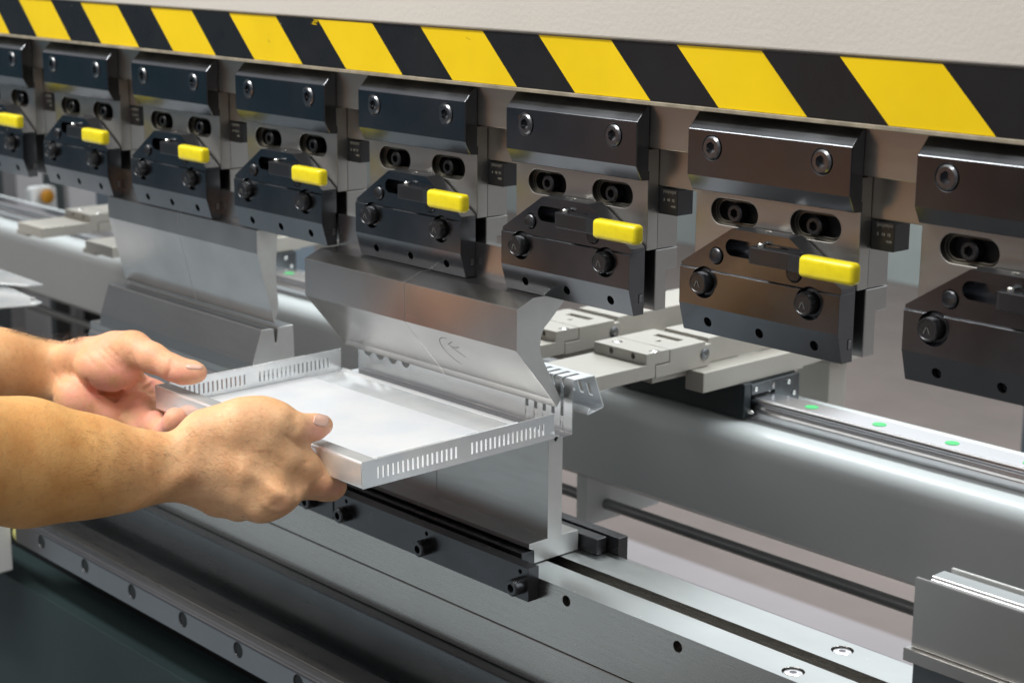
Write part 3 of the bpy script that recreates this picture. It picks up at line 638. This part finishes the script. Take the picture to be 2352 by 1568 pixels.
# ================================================================== background
st = empty('emergency_stop_box', (-1.21, .58, -.37)); tag(st, 'blurred white emergency stop box with an orange mushroom button', 'switch box')
def rrect(x0, x1, z0, z1, r, n=6):
    p = []
    for cx, cz, a in ((x1 - r, z1 - r, 0), (x0 + r, z1 - r, 90), (x0 + r, z0 + r, 180), (x1 - r, z0 + r, 270)):
        for i in range(n + 1): t = math.radians(a + 90 * i / n); p.append((cx + r * math.cos(t), cz + r * math.sin(t)))
    return p
bxs = MB()
pp = rrect(.559, .612, -.400, -.3305, .010); nn = len(pp)
bxs.add([(-1.222, y, z) for y, z in pp] + [(-1.2, y, z) for y, z in pp], [tuple(range(nn)), tuple(range(nn, 2 * nn))[::-1]] + [(i, (i + 1) % nn, nn + (i + 1) % nn, nn + i) for i in range(nn)])
P(bxs, 'box', M['white'], st, bev=.002)
P(MB().lathe((-1.2, .5870, -.3480), (1, 0, 0), [(.006, 0), (.006, .006), (.0125, .007), (.0140, .011), (.0120, .016), (.004, .018)], 28), 'button', M['orange'], st, smooth=50)
def col(x0, x1, y0, y1, z0, z1, m, name, lab, cat, g=None):
    q = MB().box(x0, x1, y0, y1, z0, z1).build(name, m, None, bev=.004); tag(q, lab, cat, g); return q
col(-3.6, -2.30, 1.2, 1.35, -1.1, 1.0, M['column'], 'machine_cabinet', 'blurred dark green machine cabinet behind the emergency stop box', 'machine cabinet')
col(-1.403, -1.345, .60, .66, -1.1, 1.0, M['greypost'], 'post', 'blurred narrow grey post left of the emergency stop box', 'post')
col(-1.150, -1.132, .60, .66, -1.1, 1.0, M['greypost'], 'post', 'blurred thin grey post right of the emergency stop box', 'post')
col(-2.29, -1.32, 1.2, 1.3, -1.1, 1.0, M['panel'], 'machine_cover', 'blurred slate blue cover behind the flat silver punch', 'cover')
col(-1.25, -.62, .62, .72, -1.1, -.42, M['dark'], 'cable_box', 'blurred black box under the gauge beam at the left', 'box')
col(-.60, -.25, .62, .70, -1.1, -.43, M['greypost'], 'cable_cover', 'blurred grey upright cover under the gauge beam behind the low die', 'cover')
col(-1.55, -1.30, .40, .50, -1.1, -.60, M['finger'], 'floor_box', 'blurred beige carton at the left edge above the far arm', 'carton')
col(-7.0, -.6, 4.25, 4.6, -1.1, .9, M['tealbox'], 'cabinet', 'blurred pale teal cabinet seen between the two right hand clamps', 'cabinet')
col(.545, .80, 1.2, 1.45, -1.1, -.50, M['panel'], 'side_cabinet', 'blurred dark cabinet edge at the right margin', 'cabinet')
# ================================================================== the operator's two arms (signed distance body, polygonised)
FPX = 3988.45
CM = np.array(CAM); RXn = np.array(RX); DNn = np.array(DN); FWn = np.array(FW)
def J(x, y, d): return np.array([(x - 1176) / FPX * d, (y - 784) / FPX * d, d])
def cap(P_, a, b, ra, rb):
    ab = b - a; L = float(ab @ ab) + 1e-12; q = P_ - a; t = np.clip((q @ ab) / L, 0, 1)
    return np.linalg.norm(q - t[..., None] * ab, axis=-1) - (ra + (rb - ra) * t)
def ell(P_, c, r, Rm):
    q = (P_ - c) @ Rm.T / r; k0 = np.linalg.norm(q, axis=-1); k1 = np.linalg.norm(q / r, axis=-1) + 1e-9
    return k0 * (k0 - 1) / k1
def smin(a, b, k):
    h = np.maximum(k - np.abs(a - b), 0) / k; return np.minimum(a, b) - h * h * h * k / 6
def smax(a, b, k): return -smin(-a, -b, k)
class Body:
    def __init__(s): s.ops = []
    def chain(s, pts, k=.012, kj=.006):
        """pts = [(x, y, depth, radius_mm)]; joined to what is there with blend k"""
        s.ops.append(('chain', [(J(x, y, d), r / 1000.) for x, y, d, r in pts], k, kj)); return s
    def ell(s, x, y, d, rr, ang=0, k=.012, tilt=0):
        a = math.radians(ang); t = math.radians(tilt)
        R1 = np.array([[math.cos(a), math.sin(a), 0], [-math.sin(a), math.cos(a), 0], [0, 0, 1]])
        R2 = np.array([[math.cos(t), 0, math.sin(t)], [0, 1, 0], [-math.sin(t), 0, math.cos(t)]])
        s.ops.append(('ell', J(x, y, d), np.array(rr) / 1000., R2 @ R1, k)); return s
    def carve(s, pts, r, k):
        s.ops.append(('carve', pts, r, k)); return s
    def __call__(s, P_):
        D = np.full(P_.shape[:-1], 1.0)
        for o in s.ops:
            if o[0] == 'carve':
                allp = np.array(o[1]); lo = allp.min(0) - .012; hi = allp.max(0) + .012
                m = np.all((P_ > lo) & (P_ < hi), axis=-1)
                if m.any():
                    Q = P_[m]; d = np.full(len(Q), 1.)
                    for a, b in zip(o[1][:-1], o[1][1:]): d = np.minimum(d, cap(Q, a, b, o[2], o[2]))
                    D[m] = smax(D[m], -d, o[3])
                continue
            if o[0] == 'chain':
                c = np.array([p for p, r in o[1]]); rm = max(r for p, r in o[1]); pad = rm + o[2] + .004
                m = np.all((P_ > c.min(0) - pad) & (P_ < c.max(0) + pad), axis=-1)
                if not m.any(): continue
                Q = P_[m]; d = None
                for (a, ra), (b, rb) in zip(o[1][:-1], o[1][1:]):
                    e = cap(Q, a, b, ra, rb); d = e if d is None else smin(d, e, o[3])
                D[m] = smin(D[m], d, o[2])
            else:
                pad = o[2].max() + o[4] + .004; m = np.all((P_ > o[1] - pad) & (P_ < o[1] + pad), axis=-1)
                if not m.any(): continue
                D[m] = smin(D[m], ell(P_[m], o[1], o[2], o[3]), o[4])
        return D
    def hit(s, x, y, d0=1.15, d1=1.75):
        r = J(x, y, 1.0); n = np.linalg.norm(r); t = d0
        for _ in range(160):
            v = float(s((r * t)[None])[0])
            if v < .0001: return r * t
            t += max(min(v, .02), .0003) * .9 / n
            if t > d1: return None
        return None
    def crease(s, pix, r=.0009, k=.0022, sink=.2):
        """fold line given along the skin"""
        pts = []
        for (x0, y0), (x1, y1) in zip(pix[:-1], pix[1:]):
            n = max(2, int(math.hypot(x1 - x0, y1 - y0) / 6))
            for i in range(n): pts.append((x0 + (x1 - x0) * i / n, y0 + (y1 - y0) * i / n))
        pts.append(pix[-1]); h = [s.hit(*p) for p in pts]; h = [p + np.array([0, 0, r * sink]) for p in h if p is not None]
        return h, r, k
def polygonise(sd, lo, hi, h):
    n = [int(math.ceil((b - a) / h)) + 1 for a, b in zip(lo, hi)]
    ax = [lo[i] + h * np.arange(n[i]) for i in range(3)]
    V = np.empty(n, np.float32)
    for i0 in range(0, n[0], 24):
        i1 = min(n[0], i0 + 24); G = np.stack(np.meshgrid(ax[0][i0:i1], ax[1], ax[2], indexing='ij'), -1); V[i0:i1] = sd(G)
    ins = V < 0
    acc = np.zeros((n[0] - 1, n[1] - 1, n[2] - 1, 3)); cnt = np.zeros((n[0] - 1, n[1] - 1, n[2] - 1))
    g = np.indices(acc.shape[:3]).astype(float)
    cor = [(a, b, c) for a in (0, 1) for b in (0, 1) for c in (0, 1)]
    sl = lambda c: tuple(slice(c[i], n[i] - 1 + c[i]) for i in range(3))
    for a in cor:
        for i in range(3):
            if a[i]: continue
            b = list(a); b[i] = 1; va = V[sl(a)]; vb = V[sl(b)]; m = (va < 0) != (vb < 0)
            t = np.where(m, va / np.where(m, va - vb, 1), 0)
            for j in range(3):
                acc[..., j] += np.where(m, a[j] + (t if j == i else 0), 0)
            cnt += m
    act = cnt > 0; idx = -np.ones(act.shape, np.int64); idx[act] = np.arange(act.sum())
    P_ = np.stack([g[k][act] + acc[..., k][act] / cnt[act] for k in range(3)], -1) * h + np.array(lo)
    F = []
    for i in range(3):
        a = [slice(1, -1)] * 3; b = [slice(1, -1)] * 3
        a[i] = slice(0, -1); b[i] = slice(1, None)
        A = ins[tuple(a)]; B = ins[tuple(b)]; ch = A != B; q = np.argwhere(ch)
        off = np.array([1, 1, 1]); off[i] = 0; q0 = q + off; j, k = [(1, 2), (2, 0), (0, 1)][i]
        ej = np.zeros(3, int); ej[j] = 1; ek = np.zeros(3, int); ek[k] = 1
        c = [q0 - ej - ek, q0 - ek, q0, q0 - ej]
        fi = np.stack([idx[tuple(x.T)] for x in c], -1); fl_ = A[ch]
        fi[~fl_] = fi[~fl_][:, ::-1]; F.append(fi)
    F = np.concatenate(F); F = F[(F >= 0).all(1)]
    return P_, F
def to_world(P_): return CM + P_[:, :1] * RXn + P_[:, 1:2] * DNn + P_[:, 2:3] * FWn

# ---- right hand (near), back of the hand towards us
R_ = Body()
R_.chain([(-420, 1085, 1.16, 50), (-150, 1055, 1.235, 50), (60, 1056, 1.290, 44), (200, 1066, 1.315, 35.5), (310, 1068, 1.330, 27.2)], .02, .02)
R_.chain([(60, 1034, 1.30, 28), (250, 1048, 1.325, 18), (380, 1044, 1.338, 15.5), (455, 1026, 1.342, 16)], .016); R_.ell(580, 992, 1.338, (26, 20, 12), 20, .02)        # radius side
R_.chain([(60, 1110, 1.29, 30), (250, 1110, 1.325, 21), (380, 1098, 1.342, 17), (450, 1108, 1.350, 17)], .022)        # ulna side
R_.chain([(440, 1060, 1.345, 20), (520, 1066, 1.345, 21), (590, 1085, 1.345, 19)], .018)
R_.ell(566, 1055, 1.350, (47, 38, 17), 25, .018); R_.ell(640, 1022, 1.352, (20, 22, 12), 40, .018); R_.ell(590, 1100, 1.344, (36, 30, 15), 30, .02)
R_.chain([(470, 1000, 1.345, 17), (560, 990, 1.340, 17), (610, 1010, 1.340, 15), (650, 1042, 1.345, 12.5)], .016)     # index metacarpal
R_.chain([(480, 1050, 1.342, 16), (580, 1085, 1.333, 14.5), (634, 1126, 1.331, 13.2)], .013)
R_.chain([(480, 1090, 1.348, 16), (560, 1128, 1.340, 13.5), (598, 1157, 1.340, 12.5)], .012)
R_.chain([(460, 1110, 1.358, 17), (500, 1142, 1.356, 14.5), (545, 1160, 1.354, 11.5)], .014)                        # little finger side
# fingers, folding under the tray
R_.chain([(640, 1030, 1.347, 14.0), (698, 1070, 1.353, 12.8), (742, 1106, 1.364, 10.4), (768, 1116, 1.392, 9.2), (760, 1095, 1.420, 8.2)], .009, .005)
R_.chain([(634, 1130, 1.331, 13.0), (690, 1115, 1.362, 10.8), (745, 1120, 1.388, 10.2), (762, 1122, 1.408, 9.4), (772, 1100, 1.432, 8.2)], .008, .005)
R_.chain([(598, 1157, 1.340, 12.4), (650, 1135, 1.375, 10.6), (690, 1120, 1.405, 9.4), (700, 1090, 1.425, 8.2)], .007, .005)
R_.chain([(548, 1160, 1.354, 11.0), (600, 1148, 1.385, 9.4), (640, 1128, 1.410, 8.4), (650, 1105, 1.425, 7.6)], .007, .005)
# thumb on top of the tray
R_.chain([(480, 1000, 1.345, 18), (560, 972, 1.342, 17.0), (606, 962, 1.340, 14.2), (640, 966, 1.338, 12.3)], .018, .01)
R_.chain([(640, 967, 1.338, 12.3), (678, 982, 1.342, 11.0), (700, 982, 1.350, 10.4), (724, 980, 1.358, 10.0), (741, 976, 1.364, 8.2)], .010, .006)
R_.ell(610, 1000, 1.352, (22, 24, 10), 35, .016)
R_.ell(612, 940, 1.340, (11, 5, 9), 15, .014)
# knuckles and tendons
R_.ell(650, 1052, 1.337, (9, 8, 4), 30, .014); R_.ell(640, 1146, 1.327, (9, 8, 5), 30, .010)
R_.ell(746, 1104, 1.356, (7, 7, 4.5), 30, .006)
R_.chain([(300, 1150, 1.318, 5), (380, 1112, 1.324, 4), (430, 1085, 1.328, 4)], .018)
cre = [([(668, 958), (676, 972), (678, 990)], .0006), ([(676, 957), (683, 972), (685, 988)], .0005), ([(662, 960), (669, 974), (672, 990)], .0004),
       ([(437, 985), (445, 1010), (441, 1036)], .0005), ([(428, 986), (436, 1012), (433, 1040)], .0004),
       ([(655, 1000), (672, 1016), (690, 1030)], .0006), ([(700, 1062), (712, 1060)], .0004), ([(728, 1092), (738, 1084)], .0005), ([(735, 1098), (746, 1089)], .0005),
       ([(706, 1113), (690, 1123), (672, 1130)], .0006), ([(600, 1142), (618, 1165), (640, 1172)], .0007)]
for pix, r in cre:
    h_, r_, k_ = R_.crease(pix, r, .0026)
    if len(h_) > 1: R_.carve(h_, r_, k_)

for pix, r, k_ in (([(598, 1072), (650, 1094), (694, 1110)], .0060, .016), ([(585, 1122), (612, 1146), (634, 1166)], .0055, .014)):
    h_, r_, _ = R_.crease(pix, r, k_, sink=-.80)
    if len(h_) > 1: R_.carve(h_, r_, k_)

# ---- left hand (far), palm towards us
L_ = Body()
L_.chain([(-420, 900, 1.42, 46), (-200, 862, 1.490, 41), (0, 842, 1.555, 31), (80, 850, 1.575, 27)], .02, .02)
L_.chain([(0, 828, 1.560, 24), (120, 826, 1.572, 15.5), (190, 822, 1.560, 16)], .018)
L_.chain([(0, 870, 1.560, 26), (120, 886, 1.575, 16), (175, 900, 1.560, 17)], .018)
L_.chain([(110, 856, 1.578, 19), (190, 868, 1.575, 17)], .02)
L_.ell(255, 905, 1.585, (46, 30, 12), 25, .014)
L_.ell(252, 846, 1.540, (31, 20.5, 20), 8, .006)                                     # thenar eminence
L_.ell(300, 812, 1.540, (20, 16, 16), 20, .014)
L_.ell(176, 917, 1.548, (22, 18, 15), 30, .010)                                     # hypothenar
L_.ell(225, 945, 1.552, (26, 14, 12), 25, .012)
L_.ell(318, 926, 1.567, (15, 12, 9), 10, .008)                                      # pads below the fingers
L_.ell(292, 950, 1.560, (13, 10, 8), 10, .008)
L_.chain([(190, 822, 1.560, 17), (262, 804, 1.545, 16), (306, 800, 1.532, 14.2)], .014)
L_.chain([(306, 800, 1.532, 14.0), (350, 822, 1.520, 12.8), (394, 843, 1.511, 11.3)], .010, .008)
L_.chain([(394, 844, 1.511, 11.2), (420, 853, 1.508, 11.0), (444, 855, 1.506, 9.6), (455, 856, 1.505, 7.6)], .006, .006)
L_.chain([(300, 880, 1.585, 13), (350, 900, 1.600, 11.5), (400, 915, 1.612, 10.4), (440, 935, 1.615, 9.4)], .010, .005)
L_.chain([(305, 915, 1.580, 12.5), (352, 935, 1.585, 10.8), (400, 950, 1.588, 10), (440, 950, 1.590, 9.0)], .009, .005)
L_.chain([(300, 938, 1.566, 12), (345, 978, 1.545, 10.5), (384, 990, 1.520, 10.2), (401, 970, 1.506, 10.2), (403, 961, 1.504, 9.8)], .006, .005)
L_.chain([(285, 952, 1.560, 11), (318, 985, 1.550, 9.6), (345, 990, 1.545, 9.3), (353, 972, 1.541, 9.4), (354, 966, 1.540, 9)], .006, .005)
L_.ell(338, 950, 1.566, (11, 8, 8), 0, .004)
cre = [([(200, 874), (212, 894), (236, 903), (266, 903), (305, 889), (340, 868)], .0020), ([(345, 868), (330, 856), (318, 842)], .0010),
       ([(318, 842), (306, 826), (300, 812)], .0005), ([(394, 826), (391, 843), (384, 866)], .0007), ([(400, 832), (398, 848)], .0004),
       ([(274, 955), (300, 922), (328, 906), (352, 902)], .0008), ([(232, 904), (290, 912), (330, 895), (352, 880)], .0009),
       ([(124, 905), (116, 925), (118, 940)], .0008), ([(140, 880), (130, 862), (120, 850)], .0004), ([(160, 870), (152, 845), (150, 826)], .0004),
       ([(215, 802), (240, 826), (262, 850)], .0003), ([(232, 800), (256, 822), (276, 842)], .0003), ([(250, 800), (272, 820)], .0003), ([(198, 815), (222, 842)], .0003)]
for pix, r in cre:
    h_, r_, k_ = L_.crease(pix, r, .0030)
    if len(h_) > 1: L_.carve(h_, r_, k_)

H = .0014
def bounds(B):
    c = []
    for o in B.ops:
        if o[0] == 'chain':
            for p, r in o[1]: c += [p - r - .006, p + r + .006]
        elif o[0] == 'ell': c += [o[1] - o[2].max() - .004, o[1] + o[2].max() + .004]
    c = np.array(c); return c.min(0), c.max(0)
vs = []; fs = []; tint = []; gold = []; n = 0
for B, which in ((R_, 0), (L_, 1)):
    lo, hi = bounds(B); lo[0] = max(lo[0], J(-400, 0, 1.2)[0])
    P_, F_ = polygonise(B, lo, hi, H)
    vs.append(to_world(P_)); fs.append(F_ + n); n += len(P_)
    px = P_[:, 0] / P_[:, 2] * FPX + 1176; py = P_[:, 1] / P_[:, 2] * FPX + 784
    def bl(x, y, rx, ry, a): return a * np.exp(-((px - x) / rx) ** 2 - ((py - y) / ry) ** 2)
    if which == 0: t = bl(735, 990, 40, 30, .8) + bl(775, 1125, 40, 30, .5) + bl(650, 1165, 30, 20, .25) + bl(705, 1120, 30, 18, .35)
    else: t = .42 * np.clip((px - 90) / 80, 0, 1) + bl(265, 870, 60, 38, .55) + bl(200, 925, 60, 40, .5) + bl(430, 868, 50, 20, .55) + bl(400, 960, 34, 26, .9) + bl(350, 965, 30, 22, .8) + bl(345, 880, 22, 20, .7) + bl(320, 930, 30, 18, .3)
    tint.append(np.clip(t, 0, 1)); gold.append(np.clip((460 - px) / 260, 0, 1) * (1 if which == 0 else .35))
vs = np.concatenate(vs); fs = np.concatenate(fs); tint = np.concatenate(tint)
me = bpy.data.meshes.new('person'); me.vertices.add(len(vs)); me.vertices.foreach_set('co', vs.astype(np.float32).ravel())
me.loops.add(fs.size); me.loops.foreach_set('vertex_index', fs.astype(np.int32).ravel())
me.polygons.add(len(fs)); me.polygons.foreach_set('loop_start', np.arange(0, fs.size, 4, dtype=np.int32)); me.polygons.foreach_set('loop_total', np.full(len(fs), 4, np.int32))
me.update(calc_edges=True); me.validate()
at = me.attributes.new('palm_tint', 'FLOAT', 'POINT'); at.data.foreach_set('value', tint.astype(np.float32))
at2 = me.attributes.new('tan', 'FLOAT', 'POINT'); at2.data.foreach_set('value', np.concatenate(gold).astype(np.float32))  # skin turns more golden towards the elbow
for p in me.polygons: p.use_smooth = True
person = bpy.data.objects.new('person', me); COL.objects.link(person)
fix(person)
sm = person.modifiers.new('smooth', 'SMOOTH'); sm.factor = .5; sm.iterations = 2
tag(person, 'bare forearms and hands of a person holding the sheet metal tray', 'person')
# skin
sk = bpy.data.materials.new('skin'); sk.use_nodes = True; n_ = sk.node_tree; b = n_.nodes['Principled BSDF']
tc = n_.nodes.new('ShaderNodeTexCoord')
def noise(sc, det, dist=0., stretch=None):
    x = n_.nodes.new('ShaderNodeTexNoise'); x.inputs['Scale'].default_value = sc; x.inputs['Detail'].default_value = det; x.inputs['Distortion'].default_value = dist
    if stretch:
        mp = n_.nodes.new('ShaderNodeMapping'); mp.inputs['Scale'].default_value = stretch; n_.links.new(tc.outputs['Object'], mp.inputs[0]); n_.links.new(mp.outputs[0], x.inputs['Vector'])
    else: n_.links.new(tc.outputs['Object'], x.inputs['Vector'])
    return x
def mixc(fac, a, b_, blend='MIX'):
    k = n_.nodes.new('ShaderNodeMixRGB'); k.blend_type = blend
    for s, v in ((0, fac), (1, a), (2, b_)):
        if isinstance(v, bpy.types.NodeSocket): n_.links.new(v, k.inputs[s])
        elif s == 0: k.inputs[0].default_value = v
        else: k.inputs[s].default_value = (*v, 1)
    return k.outputs[0]
def ramp(src, p0, p1):
    r = n_.nodes.new('ShaderNodeMapRange'); r.inputs[1].default_value = p0; r.inputs[2].default_value = p1; n_.links.new(src, r.inputs[0]); return r.outputs[0]
a_ = n_.nodes.new('ShaderNodeAttribute'); a_.attribute_name = 'palm_tint'
blot = noise(38, 4)
base = mixc(ramp(blot.outputs['Fac'], .35, .65), (.70, .39, .20), (.80, .49, .27))
g_ = n_.nodes.new('ShaderNodeAttribute'); g_.attribute_name = 'tan'; base = mixc(g_.outputs['Fac'], base, mixc(ramp(blot.outputs['Fac'], .35, .65), (.63, .31, .10), (.74, .41, .15)))
fine = noise(210, 3); base = mixc(ramp(fine.outputs['Fac'], .30, .48), mixc(.22, base, (.42, .20, .09)), base)
tn = n_.nodes.new('ShaderNodeMath'); tn.operation = 'MULTIPLY'; n_.links.new(a_.outputs['Fac'], tn.inputs[0]); n_.links.new(ramp(noise(60, 2).outputs['Fac'], .2, .6), tn.inputs[1])
base = mixc(tn.outputs[0], base, (.90, .40, .31))
mole = noise(46, 1); base = mixc(ramp(mole.outputs['Fac'], .772, .79), base, (.22, .11, .06))
n_.links.new(base, b.inputs['Base Color']); b.inputs['Roughness'].default_value = .52; b.inputs['Specular IOR Level'].default_value = .38
b.inputs['Subsurface Weight'].default_value = .35; b.inputs['Subsurface Radius'].default_value = (1, .38, .2); b.inputs['Subsurface Scale'].default_value = .007
vo = n_.nodes.new('ShaderNodeTexVoronoi'); vo.inputs['Scale'].default_value = 620; n_.links.new(tc.outputs['Object'], vo.inputs['Vector'])
wr = noise(240, 5, .8)
ad = n_.nodes.new('ShaderNodeMath'); ad.operation = 'MULTIPLY_ADD'; ad.inputs[1].default_value = .35; n_.links.new(vo.outputs['Distance'], ad.inputs[0]); n_.links.new(wr.outputs['Fac'], ad.inputs[2])
bp = n_.nodes.new('ShaderNodeBump'); bp.inputs['Strength'].default_value = .38; bp.inputs['Distance'].default_value = .0009; n_.links.new(ad.outputs[0], bp.inputs['Height']); n_.links.new(bp.outputs[0], b.inputs['Normal'])
me.materials.append(sk)
# nails: thin curved plates lying on the finger ends
M['nail'] = mat('fingernail', (.80, .48, .38), 0, .22, spec=.6, sss=.15); M['nail_tip'] = mat('nail_tip', (.84, .80, .74), 0, .3)
def nail(B, c, ax, a, b_, up=.00035, tip=.28):
    """c centre, ax direction to the tip (both on the skin as seen), a,b_ half lengths in layout units"""
    ax = np.array(ax, float); ax /= np.linalg.norm(ax); bx = np.array([-ax[1], ax[0]])
    NU, NV = 14, 10; P_ = []; ok = True
    for i in range(NU + 1):
        s = -1 + 2 * i / NU
        w = (1 - max(0, abs(s) - .55) ** 2 * 2.6)
        for j in range(NV + 1):
            t = (-1 + 2 * j / NV) * w; q = np.array(c) + ax * s * a + bx * t * b_; h_ = B.hit(*q)
            if h_ is None: h_ = P_[-1] if P_ else J(*q, 1.4)
            P_.append(h_)
    P_ = np.array(P_)
    e = .0006; g = np.stack([B(P_ + e * v) - B(P_ - e * v) for v in np.eye(3)], -1); g /= np.linalg.norm(g, axis=1)[:, None] + 1e-9
    arch = np.array([(1 - (-1 + 2 * (i % (NV + 1)) / NV) ** 2) for i in range(len(P_))])
    Q = P_ + g * (up + .0003 * arch)[:, None]; w_ = to_world(Q)
    f = []; fm = []
    for i in range(NU):
        for j in range(NV):
            q = i * (NV + 1) + j; f.append((q, q + 1, q + NV + 2, q + NV + 1)); fm.append(1 if i >= NU * (1 - tip / 2) else 0)
    o = mesh_obj('fingernail', [tuple(x) for x in w_], f, None, person, smooth=True, mats=[M['nail'], M['nail_tip']], fm=fm)
    fix(o); s = o.modifiers.new('t', 'SOLIDIFY'); s.thickness = .0005; s.offset = 0
    return o
nail(R_, (737, 965), (26, 6), 17, 13, tip=.10, up=.0001); nail(L_, (446, 842.5), (20, 1), 19, 5.2, tip=.12, up=.0001)
# hair: fine tapering strands lying along the arms
def hair(name, B, n, region, ang, L, w, m, spread=.5, lift=.25):
    v = []; f = []
    for _ in range(n):
        x, y = region(); h_ = B.hit(x, y)
        if h_ is None: continue
        e = .0008; g = np.array([float(B((h_ + e * q)[None])[0] - B((h_ - e * q)[None])[0]) for q in np.eye(3)]); g /= np.linalg.norm(g) + 1e-9
        a = math.radians(ang + random.gauss(0, 28 * spread)); d = np.array([math.cos(a), math.sin(a), 0]); d -= g * (d @ g); d /= np.linalg.norm(d) + 1e-9
        l = L * random.uniform(.5, 1.2); bend_ = random.uniform(-.4, .4); sd = np.cross(d, g)
        pts = [h_ - g * .0004]; cur = h_.copy(); dd = d + g * lift * random.uniform(.4, 1.3)
        for i in range(5): cur = cur + dd / np.linalg.norm(dd) * l / 5; dd = dd + sd * bend_ * .2 - g * lift * .16; pts.append(cur.copy())
        i0 = len(v)
        for i, p in enumerate(pts):
            ww = w * (1 - i / 5.2)
            for k in range(3): t = 2.094 * k; v.append(p + (sd * math.cos(t) + g * math.sin(t)) * ww)
        for i in range(5):
            for k in range(3): f.append((i0 + 3 * i + k, i0 + 3 * i + (k + 1) % 3, i0 + 3 * i + 3 + (k + 1) % 3, i0 + 3 * i + 3 + k))
    o = mesh_obj(name, [tuple(x) for x in to_world(np.array(v))], f, m, person); return o
M['hair'] = mat('dark_hair', (.035, .024, .018), 0, .5); M['hair2'] = mat('fine_hair', (.16, .085, .04), 0, .5)
def topedge(B, x, y0):
    y = y0
    while B.hit(x, y) is None and y < y0 + 120: y += 2.0
    return y
TE = {x: topedge(L_, x, 735) for x in range(10, 200, 10)}
def wrist_top():
    x = random.uniform(12, 186); k = int(x // 10) * 10; k = min(max(k, 10), 180)
    return x, TE[k] + random.uniform(0, 7) + 1
hair('arm_hair', L_, 170, wrist_top, -14, .016, .00011, M['hair'], .9, .8)
hair('arm_hair', R_, 330, lambda: (random.uniform(150, 480), random.uniform(985, 1130)), 18, .010, .00006, M['hair2'], .9, .14)
hair('arm_hair', R_, 160, lambda: (random.uniform(480, 640), random.uniform(960, 1100)), 30, .008, .00005, M['hair2'], .9, .14)
